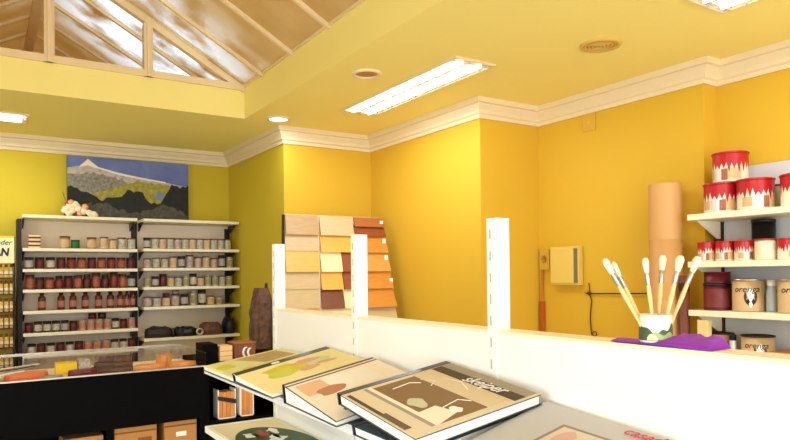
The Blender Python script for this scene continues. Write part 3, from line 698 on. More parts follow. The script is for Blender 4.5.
# ------------------------------------------------------------------ flooring sample display
sd = thing('sample_display', 'leaning display board of stepped wood flooring samples in three columns', 'display', (2.15, 4.2, 0))
def SD(u, v):   # u 0..3 column, v 0 top .. 1 (z 1.315) and on
    tx = (1.814, 2.078, 2.36, 2.624); bx_ = (1.716, 1.985, 2.28, 2.60)
    i = min(2, int(u)); fr = u - i
    xt = tx[i] + (tx[i + 1] - tx[i]) * fr; xb = bx_[i] + (bx_[i + 1] - bx_[i]) * fr
    return Vector((xt + (xb - xt) * v, 4.30 - .21 * v, 1.985 - .665 * v))
def sdl(p): return (p.x - 2.15, p.y - 4.2, p.z)
bm = BM(); q = [SD(0, 1.9), SD(3, 1.9), SD(3, 0), SD(0, 0)]; back = Vector((0, .012, 0.004))
hexa(bm, [sdl(p + back) for p in q] + [sdl(p) for p in q]); new('board', bm, BACKP, sd)
for u in (.3, 2.7):
    bm = BM(); p = SD(u, 1.9); t0 = SD(u, .05)
    hexa(bm, [(p.x - 2.15 - .015, p.y - 4.2 + .05, 0), (p.x - 2.15 + .015, p.y - 4.2 + .05, 0), (p.x - 2.15 + .015, p.y - 4.2 + .09, 0), (p.x - 2.15 - .015, p.y - 4.2 + .09, 0), *[sdl(t0 + Vector(d_)) for d_ in ((-.015, .03, 0), (.015, .03, 0), (.015, .06, 0), (-.015, .06, 0))]]); new('strut', bm, DARK, sd)
bm = BM(); hexa(bm, [sdl(p) for p in (SD(0, 1.9) + Vector((-.004, -.012, 0)), SD(0, 1.9) + Vector((0, -.012, 0)), SD(0, 1.9) + Vector((0, .03, 0)), SD(0, 1.9) + Vector((-.004, .03, 0)), SD(0, 0) + Vector((-.004, -.012, 0)), SD(0, 0) + Vector((0, -.012, 0)), SD(0, 0) + Vector((0, .03, 0)), SD(0, 0) + Vector((-.004, .03, 0)))]); new('edge_strip', bm, DARK, sd)
W = dict(oak=wood('oak_sample', (196, 138, 56), (218, 162, 80)), gold=wood('golden_sample', (214, 154, 48), (232, 178, 76)), beige=wood('beige_sample', (190, 162, 112), (208, 182, 134)),
         taupe=wood('taupe_sample', (156, 122, 66), (190, 154, 92)), red=wood('mahogany_sample', (128, 58, 24), (156, 78, 36)), brown=wood('walnut_sample', (104, 54, 28), (130, 74, 42)),
         chest=wood('chestnut_sample', (150, 84, 36), (176, 108, 52)), cream=wood('maple_sample', (232, 212, 150), (242, 226, 176)), honey=wood('honey_sample', (196, 120, 36), (216, 148, 60)))
rows = [(0.0, .20), (.20, .385), (.385, .595), (.595, .785), (.785, .985), (.985, 1.2), (1.2, 1.42), (1.42, 1.65)]
cols = [['taupe', 'beige', 'gold', 'beige', 'beige', 'oak', 'beige', 'taupe'], ['beige', 'gold', ('cream', 'red'), ('gold', 'red'), ('brown', 'cream'), 'cream', 'oak', 'beige'], [('chest', 'red'), 'honey', 'oak', 'honey', 'honey', 'beige', 'chest', 'oak']]
for c_i, cl in enumerate(cols):
    for r_i, k in enumerate(cl):
        v0, v1 = rows[r_i]; ks = k if isinstance(k, tuple) else (k,)
        horiz = (c_i == 2 and r_i == 0)
        for s_i, kk in enumerate(ks):
            if horiz: u0, u1 = c_i + .02, c_i + .98; a0, a1 = v0 + (v1 - v0) * (0, .45)[s_i], v0 + (v1 - v0) * (.45, 1)[s_i]
            else:
                u0 = c_i + .02 + (.60 * s_i if s_i else 0); u1 = c_i + (.98 if s_i == len(ks) - 1 else .60); a0, a1 = v0, v1
            off = .016 if r_i % 2 == c_i % 2 or True else .0
            fo = Vector((0, -.004, 0)); fb_ = Vector((0, -.030 - (.014 if (c_i == 2 and r_i == 4) else 0), -.012)); th_ = Vector((0, .010, .002))
            if kk == 'beige' and c_i == 0: fb_ = Vector((0, -.012, -.004))
            p = [SD(u0, a1) + fb_, SD(u1, a1) + fb_, SD(u1, a0) + fo, SD(u0, a0) + fo]
            bm = BM(); hexa(bm, [sdl(x + th_ * .45) for x in p] + [sdl(x - th_ * .45) for x in p]); o = new('sample_board', bm, W[kk], sd)
            o['label'] = {'oak': 'pale oak', 'gold': 'golden yellow', 'beige': 'beige', 'taupe': 'tan', 'red': 'red-brown', 'brown': 'dark brown', 'chest': 'chestnut brown', 'cream': 'cream', 'honey': 'orange honey'}[kk] + ' wood sample'
for (u, v) in ((2.9, .06), (2.9, .27), (2.9, .46), (2.95, .72)):
    bm = BM(); p = SD(u, v) + Vector((0, -.022, 0)); x, y, z = sdl(p); box(bm, x - .014, x + .014, y - .002, y, z - .018, z + .018); new('sticker', bm, PAPER, sd)
# bark log behind the gondola
lg = thing('bark_log', 'tall dark brown piece of rough bark standing behind the end of the partition', 'bark', (1.62, 4.25, 0))
bm = BM(); nn, mm = 28, 60; prev = None
for k in range(mm + 1):
    z = 1.47 * k / mm; ring = []
    for i in range(nn):
        an = 2 * PI * i / nn
        rr = .072 * (1 - .4 * max(0, (z - 1.3) / .17) ** 2) + .02 * noise.noise(Vector((math.cos(an) * 2.2, math.sin(an) * 2.2, z * 6))) + .012 * noise.noise(Vector((math.cos(an) * 6, math.sin(an) * 6, z * 22)))
        ring.append(bm.verts.new((rr * math.cos(an) * 1.05 + .02 * max(0, (z - 1.25)), rr * math.sin(an), z)))
    if prev:
        for i in range(nn): bm.faces.new((prev[i], prev[(i + 1) % nn], ring[(i + 1) % nn], ring[i]))
    prev = ring
bm.faces.new(prev)
new('bark', bm, mat('dark_bark', (46, 26, 18), .85, scale=30, bump=.8, rgb2=(136, 98, 74)), lg)
bm = BM(); lathe(bm, [(0, 1.40, 0), (.014, 1.40, 0), (.010, 1.50, 0), (0, 1.505, 0)], c=(.03, -.02, 0), n=8); new('twig', bm, DARK, lg)

# ------------------------------------------------------------------ back wall shelving
BY0 = 5.55
def rack(label, x0, x1, zs, name='shelving_bay'):
    t_ = thing(name, label, 'shelving', ((x0 + x1) / 2, 5.7, 0)); cx = (x0 + x1) / 2
    def rb(bm, a, b_, c1, d_, e_, f_, bev=0): return box(bm, a - cx, b_ - cx, c1 - 5.7, d_ - 5.7, e_, f_, 0, bev)
    bm = BM(); rb(bm, x0, x1, 5.815, 5.835, .08, 2.0); new('back_panel', bm, BACKP, t_)
    for z in zs:
        bm = BM(); rb(bm, x0, x1, BY0, 5.815, z - .024, z, .003); new('shelf', bm, CREAM, t_)
        for x in (x0 + .012, x1 - .012):
            bm = BM(); hexa(bm, [(X - cx, Y - 5.7, Z) for X, Y, Z in ((x - .004, 5.80, z - .09), (x + .004, 5.80, z - .09), (x + .004, 5.814, z - .09), (x - .004, 5.814, z - .09), (x - .004, 5.62, z - .024), (x + .004, 5.62, z - .024), (x + .004, 5.814, z - .024), (x - .004, 5.814, z - .024))]); new('bracket', bm, BLKC, t_)
    bm = BM(); rb(bm, x0, x1, BY0 - .02, 5.815, 0, .1, .003); new('base_deck', bm, CREAM, t_)
    return t_, cx, rb
ZL = (2.028, 1.778, 1.622, 1.468, 1.308, 1.142, .982)
ZR_ = (2.028, 1.785, 1.627, 1.471, 1.309, 1.052)
t1, cx, rb = rack('cream wall shelving bay next to the yellow sign rack, with a row of red-brown bottles', .272, 1.078, ZL)
bm = BM(); rb(bm, .240, .268, 5.62, 5.84, 0, 2.0); new('upright', bm, DARK, t1)
t2, cx, rb = rack('cream wall shelving bay beside the room corner, filled with small tins', 1.124, 1.922, ZR_)
bm = BM(); rb(bm, 1.082, 1.120, 5.79, 5.84, 0, 2.0); new('upright', bm, DARK, t2)
bm = BM(); rb(bm, 1.872, 1.915, 5.80, 5.812, .1, 1.98); new('upright', bm, BLKC, t2)

ORD = 'first second third fourth fifth sixth seventh eighth ninth tenth eleventh twelfth thirteenth fourteenth'.split()
_mesh = {}
def tin_mesh(kind, r, h, mats):
    key = (kind, round(r, 4), round(h, 4), tuple(m.name for m in mats))
    if key in _mesh: return _mesh[key]
    bm = BM()
    if kind == 'tin': lathe(bm, [(0, 0, 0), (r, 0, 0), (r, .004, 2), (r * .97, .006, 0), (r * .97, h * .14, 0), (r * .985, h * .15, 1), (r * .985, h * .72, 1), (r * .97, h * .73, 0), (r * .97, h * .9, 0), (r * 1.03, h * .9, 2), (r * 1.03, h, 2), (r * .9, h, 2), (r * .86, h * .96, 2), (0, h * .96, 2)], n=16)
    elif kind == 'jar': lathe(bm, [(0, 0, 0), (r * .95, 0, 0), (r, .006, 0), (r, h * .2, 0), (r * 1.01, h * .21, 1), (r * 1.01, h * .6, 1), (r, h * .61, 0), (r * .72, h * .76, 0), (r * .72, h * .8, 0), (r * .8, h * .8, 2), (r * .8, h, 2), (0, h, 2)], n=16)
    elif kind == 'bottle': lathe(bm, [(0, 0, 0), (r * .95, 0, 0), (r, .006, 0), (r, h * .16, 0), (r * 1.012, h * .17, 1), (r * 1.012, h * .52, 1), (r, h * .53, 0), (r, h * .66, 0), (r * .9, h * .76, 0), (r * .5, h * .84, 0), (r * .5, h * .87, 0), (r * .6, h * .87, 2), (r * .56, h, 2), (0, h, 2)], n=16)
    me = bpy.data.meshes.new(kind); bm.to_mesh(me); bm.free()
    for m in mats: me.materials.append(m)
    _mesh[key] = me
    return me
def put(name, kind, r, h, mats, loc, label, cat, group):
    o = bpy.data.objects.new(name, tin_mesh(kind, r, h, mats)); COL.objects.link(o); o.location = Vector(loc) + Vector((0, 0, .0012))
    o.rotation_euler = (0, 0, random.uniform(0, 6)); return tag(o, label, cat, group)
DKM = mat('dark_tin', (52, 34, 30), .4, var=.2); DKB = mat('dark_blue_tin', (42, 36, 52), .4, var=.2); RBR = mat('red_brown_tin', (128, 44, 28), .4, var=.2); GOLDT = mat('gold_tin', (176, 140, 84), .4, .3)
SILV = mat('tin_silver', (186, 176, 162), .35, .5); RIM = mat('rosy_rim', (104, 52, 44), .4); PALEG = mat('pale_green_label', (34, 48, 26), .5, scale=80, rgb2=(236, 230, 200))
CREAML = mat('cream_tin_label', (84, 62, 44), .5, scale=70, rgb2=(255, 244, 220)); AMB = mat('amber_glass', (92, 26, 14), .15, var=.2, coat=.4); BOTL = mat('bottle_label', (170, 112, 88), .5, var=.15)
styles = {  # body, label, lid, words
 'cg': (CREAML, PALEG, RIM, 'cream tin with green label'), 'ck': (CREAML, KRAFT, RIM, 'cream tin with tan label'), 'sg': (SILV, OLIVE, SILV, 'silver tin with olive label'),
 'sp': (SILV, PINK, RIM, 'silver tin with rose label'), 'dk': (DKM, DRED, DKM, 'dark brown tin'), 'db': (DKB, GREYL, DKM, 'dark tin with grey label'), 'rb': (RBR, mat('rust_label', (90, 34, 24), .5, scale=60, rgb2=(206, 122, 84)), DKM, 'red-brown tin'),
 'gr': (GREEN, GREEN, GREEN, 'short green tin'), 'gd': (GOLDT, KRAFT, BROWNP, 'golden tan tin'), 'dr': (DRED, RBR, BLKC, 'maroon tin'), 'bw': (DKM, CREAML, BLKC, 'black tin with cream label'), 'or': (PINK, mat('brick_orange_label', (140, 70, 48), .5, scale=60, rgb2=(226, 160, 124)), SILV, 'pale tin with orange label')}
def row(unit, shelf, z, specs, group, y=5.625):
    n = len(specs); cnt = {}
    for i, s in enumerate(specs):
        x, st, r, h = s[:4]; kind = s[4] if len(s) > 4 else 'tin'; dz = s[5] if len(s) > 5 else 0
        b_, l_, li, wd = styles[st]; cnt[i] = 1
        nm = {'tin': 'small_tin', 'jar': 'small_jar', 'bottle': 'small_bottle'}[kind]
        if kind != 'tin': wd = wd.replace('tin', kind)
        pos = ORD[i] if not dz else 'stacked ' + ORD[i]
        put(nm, kind, r, h, (b_, l_, li), (x, y + (0 if not dz else .0), z + dz), f'small {wd}, {pos} from the left, {shelf} of the {unit}', nm.split('_')[1], group)
def lerp(a, b_, n): return [a + (b_ - a) * i / (n - 1) for i in range(n)]
U1, U2 = 'bottle bay', 'corner bay'
row(U1, 'top compartment', ZL[1], [(.56, 'gd', .036, .095), (.632, 'gr', .032, .068), (.748, 'gd', .036, .09), (.838, 'ck', .032, .095), (.904, 'ck', .031, .078), (.971, 'cg', .033, .092), (1.042, 'cg', .032, .09)], 'tins in the top compartment of the bottle bay')
x_ = .345
bx_ = thing('slatted_box', 'pale wooden slatted box at the sign end of the top compartment', 'box', (.352, 5.64, ZL[1] + .0012))
bm = BM(); box(bm, -.04, .04, -.04, .04, 0, .1, bev=.002); new('box_body', bm, wood('pale_box', (226, 188, 120), (240, 208, 146)), bx_)
for z in (.02, .05, .08):
    bm = BM(); box(bm, -.042, .042, -.043, -.0401, z - .006, z + .006); new('slat', bm, BROWNP, bx_)
row(U1, 'second compartment', ZL[2], [(x, s, .031, .088) for x, s in zip(lerp(.315, 1.035, 11), 'db dk bw dk dr rb dk rb dr rb dk'.split())], 'tins in the second compartment of the bottle bay')
row(U1, 'third compartment', ZL[3], [(x, s, .03, h, k) for (x, s, h, k) in zip(lerp(.32, 1.04, 12), 'rb dk rb dr dk rb dk rb dk dr rb db'.split(), (.11, .09, .09, .1, .1, .105, .11, .12, .11, .125, .11, .1), 'tin tin tin jar tin tin jar tin jar tin tin tin'.split())], 'tins and jars in the third compartment of the bottle bay')
bx = (.40, .53, .612, .70, .795, .882, .956, 1.006, 1.050)
for i, x in enumerate(bx[:9]):
    put('varnish_bottle', 'bottle', .0195 if i > 6 else .027, .132, (AMB, BOTL, BLKC), (x, 5.625, ZL[4]), f'red-brown varnish bottle with pale label, {ORD[i]} from the left in the bottle row', 'bottle', 'row of red-brown varnish bottles')
row(U1, 'fifth compartment', ZL[5], [(x, s, .028, .082 if s != 'dk' else .075) for x, s in zip(lerp(.312, 1.04, 13), 'dk bw bw bw db dk or or or or bw dk or'.split())], 'tins in the fifth compartment of the bottle bay')
put('small_tin', 'tin', .03, .045, (DKM, DRED, BLKC), (.752, 5.64, ZL[5] + .0835), 'flat maroon tin lying on the orange-labelled tins of the fifth compartment', 'tin', None)
put('small_tin', 'tin', .03, .045, (DKB, DKM, BLKC), (.822, 5.64, ZL[5] + .0835), 'flat black tin on the row of tins, beside the flat maroon one', 'tin', None)
row(U1, 'lowest compartment', ZL[6], [(x, s, .029, .075) for x, s in zip(lerp(.33, 1.04, 12), 'bw dk bw dk bw dk or or or bw bw dk'.split())], 'tins in the lowest compartment of the bottle bay')
row(U2, 'top compartment', ZR_[1], [(x, s, .0292, .09) for x, s in zip(lerp(1.165, 1.84, 12), 'db cg ck cg sp cg ck cg ck cg cg cg'.split())], 'tins in the top compartment of the corner bay')
row(U2, 'second compartment', ZR_[2], [(x, s, .0305, h + .008) for x, s, h in zip(lerp(1.165, 1.855, 11), 'sp cg cg ck db sp sp ck sp db sg'.split(), (.07, .075, .075, .085, .09, .1, .085, .09, .075, .1, .085))], 'tins in the second compartment of the corner bay')
row(U2, 'third compartment', ZR_[3], [(x, s, .0295, h + .006) for x, s, h in zip(lerp(1.165, 1.85, 12), 'sg db dk ck cg sg bw ck sg sg cg sg'.split(), (.07, .08, .1, .075, .075, .08, .1, .07, .085, .08, .08, .075))], 'tins in the third compartment of the corner bay')
row(U2, 'fourth compartment', ZR_[4], [(x, s, .033, h + .006) for x, s, h in zip(lerp(1.165, 1.76, 9), 'sp cg ck sp db sg bw ck sg'.split(), (.075, .07, .07, .09, .09, .115, .125, .07, .06))], 'tins in the fourth compartment of the corner bay')
for i, (x, z, s) in enumerate(((1.314, .0775, 'dk'), (1.388, .0975, 'db'))):
    put('small_tin', 'tin', .027, .03, (styles[s][0], styles[s][1], BLKC), (x, 5.625, ZR_[4] + z), ('flat dark tin stacked on the tins of the fourth corner-bay compartment', 'flat grey-labelled tin stacked beside the flat dark one in the fourth compartment')[i], 'tin', None)
# dark bark slabs on the low board of the corner bay
for i, (x, y, rx, ry, h, m, nm, lb) in enumerate(((1.255, 5.63, .115, .07, .085, DARK, 'bark_slab', 'dark brown bark slab on the low board, at its middle-post end'), (1.475, 5.64, .10, .08, .075, BLKC, 'bark_slab', 'black irregular slab in the middle of the low board'), (1.685, 5.63, .10, .07, .10, mat('dark_bark', (46, 26, 18)), 'bark_slab', 'rough dark slab towards the corner end of the low board'), (1.85, 5.66, .055, .08, .13, BLKC, 'bark_slab', 'taller black lump in the corner end of the low board'))):
    bm = BM(); n = 20; lv = []
    for k, (s, z) in enumerate(((1, 0), (1.05, h * .4), (.9, h * .8), (.6, h))):
        lv.append([bm.verts.new((rx * s * math.cos(2 * PI * a / n) * (1 + .18 * noise.noise(Vector((a * .7, i * 3, z * 20)))), ry * s * math.sin(2 * PI * a / n), z * (1 + .25 * noise.noise(Vector((a * .5, i, 2)))) if k else 0)) for a in range(n)])
    bm.faces.new(lv[0][::-1]); bm.faces.new(lv[-1])
    for a_, b_ in zip(lv, lv[1:]):
        for k in range(n): bm.faces.new((a_[k], a_[(k + 1) % n], b_[(k + 1) % n], b_[k]))
    o = tag(new(nm, bm, m), lb, 'bark slab'); o.location = (x, y, ZR_[5] + .0012)
put('small_bottle', 'bottle', .012, .075, (BLKC, BLKC, BLKC), (1.352, 5.59, ZR_[5] + .0), 'tiny black bottle upright among the dark slabs', 'bottle', None).location = (1.358, 5.575, ZR_[5] + .0012)
pt = thing('tape_roll', 'small silver roll of tape among the dark slabs', 'tape', (1.575, 5.565, ZR_[5] + .0335))
bm = BM(); M_ = Matrix.Rotation(PI / 2, 4, 'X'); lathe(bm, [(.015, -.008, 0), (.032, -.008, 0), (.032, .008, 0), (.015, .008, 0), (.015, -.008, 0)], n=22, M=M_); new('tape', bm, SILV, pt)

# ------------------------------------------------------------------ painting and bouquet on the shelving
pa = thing('landscape_painting', 'unframed painting of a snowy mountain and dark woods on top of the shelving', 'painting', (1.073, 5.80, 2.03))
PW_, PH = .955, .505
def PP(x, z, d=0): return (x * PW_ - PW_ / 2, -d, z * PH)
bm = BM(); box(bm, -PW_ / 2, PW_ / 2, 0, .025, 0, PH); cv = new('canvas', bm, BLKC, pa)
def paint(name, m, pts, d):
    bm = BM(); bm.faces.new([bm.verts.new(PP(x, z, d)) for x, z in pts]); new(name, bm, m, cv)
rnd = random.Random(5)
def ridge(pts, n=40, amp=.02, base=0.0):
    out = []
    for i in range(n + 1):
        x = i / n
        for (x0, z0), (x1, z1) in zip(pts, pts[1:]):
            if x0 <= x <= x1 + 1e-9: z = z0 + (z1 - z0) * (x - x0) / (x1 - x0); break
        out.append((x, min(1, max(base, z + rnd.uniform(-amp, amp)))))
    return [(0, base), (1, base)] + out[::-1]
paint('painted_sky', mat('painted_sky_blue', (44, 62, 140), .6, scale=5, rgb2=(130, 144, 190)), [(0, 0), (1, 0), (1, 1), (0, 1)], .0008)
paint('painted_mountain', mat('painted_rock', (104, 98, 92), .6, scale=28, rgb2=(224, 212, 190)), ridge([(0, .80), (.1, .84), (.16, .95), (.24, .83), (.4, .76), (.6, .70), (.8, .66), (1, .6)], amp=.008), .0016)
paint('painted_snow', mat('painted_snow_white', (232, 220, 200), .6), [(.09, .82), (.13, .85), (.16, .86), (.21, .83), (.26, .81), (.4, .74), (.6, .685), (.8, .645), (.8, .67), (.6, .715), (.4, .775), (.24, .845), (.16, .965), (.1, .85)], .0024)
paint('painted_grey_wood', mat('painted_grey_trees', (40, 38, 34), .7, scale=44, rgb2=(176, 170, 152)), ridge([(0, .72), (.2, .75), (.45, .66), (.5, .5), (1, .4)], amp=.03), .0032)
paint('painted_green_hill', mat('painted_green', (70, 74, 24), .7, scale=34, rgb2=(196, 184, 74)), ridge([(0, .3), (.25, .45), (.4, .55), (.55, .65), (.8, .62), (1, .5)], amp=.012), .004)
paint('painted_dark_wood', mat('painted_dark_trees', (6, 12, 8), .7, scale=24, rgb2=(40, 40, 26)), ridge([(0, .5), (.14, .42), (.2, .40), (.28, .30), (.42, .40), (.47, .48), (.6, .46), (.64, .3), (.76, .3), (.84, .6), (1, .62)], amp=.035), .0048)
paint('painted_pond', mat('painted_pond_blue', (110, 122, 158), .5), [(.71, .35), (.77, .35), (.78, .48), (.72, .49)], .0056)
paint('painted_undergrowth', mat('painted_undergrowth_grey', (8, 10, 8), .7, scale=34, rgb2=(104, 100, 84)), ridge([(0, .2), (.3, .24), (.5, .1), (.7, .2), (.8, .3), (1, .12)], amp=.04), .0056)
# bouquet
bq = thing('flower_bouquet', 'cream and red flower bouquet lying at the lower corner of the painting', 'flowers', (.64, 5.71, 2.029))
bm = BM(); rnd2 = random.Random(2)
for k in range(7): tube(bm, [(-.06 + .01 * k, .01, .01), (-.02, .0, .05 + .006 * k), (.05 + .012 * k, -.01, .05 + .012 * k)], .003, 5)
new('stems', bm, mat('stem_green', (90, 110, 50), .7), bq)
def petal(name, m, sp, r):
    for (x, z) in sp:
        bm = BM(); bmesh.ops.create_icosphere(bm, subdivisions=2, radius=r)
        for v in bm.verts: v.co = v.co * (1 + .35 * noise.noise(v.co * 90)) ; v.co.y *= .6
        o = new(name, bm, m, bq, True); o.location = (x, -.02, z)
petal('cream_blossom', mat('cream_petals', (238, 220, 180), .8, var=.15, scale=40), ((-.05, .03), (-.02, .055), (.02, .07), (-.04, .085), (.0, .10), (.06, .05), (.10, .035), (.135, .025), (-.07, .055)), .030)
petal('peach_blossom', mat('peach_petals', (226, 164, 120), .8, var=.2, scale=40), ((.03, .035), (-.03, .115), (.07, .085)), .026)
petal('red_blossom', mat('coral_petals', (186, 70, 44), .8), ((.045, .05), (.015, .045), (-.055, .105)), .019)
petal('dark_leaf', mat('leaf_green', (50, 66, 34), .8), ((.0, .02), (.09, .02), (-.06, .02)), .022)
bm = BM(); tube(bm, [(-.05, .0, .1), (-.075, .0, .16), (-.085, 0, .2)], .003, 5); new('sprig', bm, mat('stem_green', (90, 110, 50)), bq)
tag(new('dark_board', box(BM(), 1.50, 1.70, 5.70, 5.79, 2.029, 2.040), DARK), 'thin dark board lying on the shelving top at the end of the painting', 'board')

# ------------------------------------------------------------------ yellow sign rack at the left
rk = thing('display_rack', 'yellow-packed wire display rack with white and yellow header sign', 'display rack', (-.1, 5.62, 0))
bm = BM()
for x in (-.5, .315): tube(bm, [(x, -.06, 0), (x, -.06, 1.86)], .009, 8)
new('side_rail', bm, BLKC, rk)
bm = BM(); box(bm, -.5, .31, .12, .135, .1, 1.66); new('back_panel', bm, mat('rack_yellow', (226, 196, 70), .6), rk)
sg = BM(); box(sg, -.5, .318, -.075, -.065, 1.665, 1.865, bev=.001); sgn_ = new('header_sign', sg, mat('sign_cream', (250, 238, 180), .5, var=.04), rk)
bm = BM(); box(bm, -.5, .318, -.0762, -.0752, 1.852, 1.865); new('sign_border', bm, YEL, sgn_)
MX = lambda x, z: Matrix.Translation((x, -.0762, z)) @ Matrix.Rotation(PI / 2, 4, 'X')
NAVY = mat('navy_lettering', (22, 24, 60), .5)
text('lettering', 'uder', .052, NAVY, sgn_, MX(.300, 1.80), shear=.3, align='RIGHT')
text('lettering', 'AN', .078, NAVY, sgn_, MX(.282, 1.72), extrude=.0015, shear=.15, align='RIGHT', bold=.003).scale = (.85, 1, 1)
bm = BM()
RK = (1.56, 1.44, 1.31, 1.19, 1.05, .90)
for z in RK: box(bm, -.5, .312, -.07, .12, z - .008, z)
new('shelf', bm, BROWNP, rk)
for z in RK:
    bm = BM(); tube(bm, [(-.5, -.074, z + .022), (.312, -.074, z + .022)], .003, 6); new('front_wire', bm, mat('rust_wire', (150, 84, 40), .5), rk)
k = 0
for zi, z in enumerate(RK):
    for i in range(5):
        x = -.1 + .30 - i * .034
        o = thing('yellow_tube', f'capped yellow tube, {ORD[i]} from the shelving, {("top", "second", "third", "fourth", "fifth", "lowest")[zi]} tier of sign rack', 'tube', (x, 5.62 - .045, z), 'yellow tubes on the sign rack')
        if k == 0:
            bm = BM(); box(bm, -.013, .013, -.012, .012, 0, .075, bev=.003); tb = new('tube_body', bm, mat('mustard_tube', (222, 186, 84), .6, var=.1), o)
            bm = BM(); box(bm, -.013, .013, -.0124, -.0119, .02, .045); tl = new('label_strip', bm, WHL, o)
            bm = BM(); lathe(bm, [(.01, .075, 0), (.009, .098, 0), (0, .098, 0)], n=10); tcp = new('cap', bm, mat('rust_cap', (140, 78, 40), .5), o)
        else:
            for s_ in (tb, tl, tcp):
                d_ = s_.copy(); COL.objects.link(d_); d_.parent = o
        k += 1

# ------------------------------------------------------------------ glass display counter
CY0, CY1 = 3.60, 4.16
ct = thing('display_counter', 'black shop counter with a low glass showcase on top', 'counter', (.0, 3.88, 0))
def cb_(bm, x0, x1, y0, y1, z0, z1, bev=0): return box(bm, x0, x1, y0 - 3.88, y1 - 3.88, z0, z1, 0, bev)
CXE = 1.05
bm = BM(); cb_(bm, -1.6, CXE, CY0, CY0 + .02, .775, 1.06); new('front_panel', bm, BLACK, ct)
bm = BM(); cb_(bm, -1.6, CXE, CY0 + .02, CY1, 1.03, 1.045); new('showcase_deck', bm, mat('showcase_cream', (232, 214, 164), .5), ct)
bm = BM(); cb_(bm, -1.6, CXE, CY1 - .02, CY1, 0, 1.045); new('rear_panel', bm, BLACK, ct)
bm = BM(); cb_(bm, -1.6, CXE, CY0 + .03, CY1 - .02, .32, .345); cb_(bm, -1.6, CXE, CY0 + .02, CY1 - .02, .775, .79); new('inner_shelf', bm, BLACK, ct)
for x in (-1.6, -.7, .545, CXE - .03):
    bm = BM(); cb_(bm, x, x + .03, CY0 + .02, CY1 - .02, 0, 1.03); new('side_panel', bm, BLACK, ct)
bm = BM(); cb_(bm, -1.6, CXE, CY0, CY1, 1.128, 1.134); new('glass_top', bm, GLASS, ct)
bm = BM(); cb_(bm, -1.6, CXE, CY0 + .004, CY0 + .010, 1.06, 1.128); new('glass_front', bm, GLASS, ct)
bm = BM(); cb_(bm, -1.6, CXE, CY1 - .006, CY1 + .004, 1.122, 1.136); cb_(bm, -1.6, CXE, CY0 - .003, CY0 + .004, 1.056, 1.063); new('metal_trim', bm, SILV, ct)
bm = BM()
for x in (-.6, .2, CXE - .008): cb_(bm, x, x + .006, CY1 - .006, CY1, 1.045, 1.122)
new('glass_post', bm, SILV, ct)
# things inside the showcase (deck top 1.045)
DK = 1.0455
def slab_thing(name, label, cat, x, y, rx, ry, h, m, seed, group=None, rot=0, z=DK, edge=None):
    bm = BM(); n = 18; lv = []
    for k, (s, zz) in enumerate(((1, 0), (1.02, h * .5), (.97, h))):
        lv.append([bm.verts.new((rx * s * math.cos(2 * PI * a / n) * (1 + .22 * noise.noise(Vector((a * .8, seed * 3.1, 0)))), ry * s * math.sin(2 * PI * a / n) * (1 + .18 * noise.noise(Vector((a * .9, seed * 1.7, 5)))), zz)) for a in range(n)])
    bm.faces.new(lv[0][::-1]).material_index = 1 if edge else 0; bm.faces.new(lv[-1])
    for a_, b2 in zip(lv, lv[1:]):
        for k in range(n): bm.faces.new((a_[k], a_[(k + 1) % n], b2[(k + 1) % n], b2[k])).material_index = 1 if edge else 0
    o = new(name, bm, [m, edge] if edge else m); o.location = (x, y, z); o.rotation_euler = (0, 0, rot)
    return tag(o, label, cat, group)
OSL = wood('orange_wood', (206, 126, 52), (232, 164, 88), axis=(8, 1, 1)); BSL = mat('dark_bark', (46, 26, 18))
slab_thing('colour_fan', 'salmon-orange colour fan spread in the glass showcase', 'colour fan', .20, 3.78, .10, .07, .030, mat('salmon_card', (226, 120, 70), .6, var=.12, scale=14), 3, rot=.5)
for i in range(4):
    b2 = BM(); box(b2, -.13, .13, -.012, .012, 0, .004); o = tag(new('colour_strip', b2, (PAPER, TAUPE, DUMB, IVORY)[i]), 'long narrow colour strip lying in the showcase by the salmon fan, ' + ('white', 'grey', 'dark brown', 'ivory')[i], 'colour strip', 'loose colour strips'); o.location = (.10 + .02 * i, 3.76 + .055 * i, DK + .0301 + .0046 * i); o.rotation_euler = (0, 0, .85 - .08 * i)
tag(new('carton', box(BM(), .335, .435, 3.84, 3.91, DK, DK + .06, bev=.002), YEL), 'bright yellow carton inside the glass showcase', 'carton')
tag(new('carton', box(BM(), .445, .505, 3.86, 3.93, DK, DK + .068, bev=.002), CREAML), 'cream carton right of the yellow one in the showcase', 'carton')
slab_thing('leather_pouch', 'dark red flat pouch at the front of the showcase', 'pouch', .445, 3.70, .07, .04, .034, mat('dark_red_leather', (104, 26, 26), .4, var=.2), 6)
slab_thing('paper_sheet', 'grey crumpled paper in the showcase beside the salmon fan', 'paper', .30, 3.74, .055, .05, .01, TAUPE, 8)
for i in range(3): slab_thing('bark_slice', ('lowest', 'middle', 'topmost')[i] + ' of the dark bark slices piled in the showcase', 'bark slice', .60 + .012 * i, 3.80 + .012 * i, .110 - .014 * i, .085 - .008 * i, .025, mat('dark_hide', (58, 34, 28), .6, var=.25, scale=20), 10 + i, 'dark bark slices', z=DK + .0254 * i, edge=BSL)
for i, (x, y, rx, ry, h, rt, s) in enumerate(((.785, 3.75, .085, .05, .028, .2, 'flat orange wood offcut, first right of the bark slices'), (.885, 3.86, .045, .035, .065, .4, 'small block-like orange wood offcut behind the flat one'), (.958, 3.745, .075, .05, .03, -.25, 'orange wood offcut at the end of the showcase'))):
    slab_thing('wood_offcut', s, 'wood offcut', x, y, rx, ry, h, OSL, 20 + i, 'orange wood offcuts', rt)
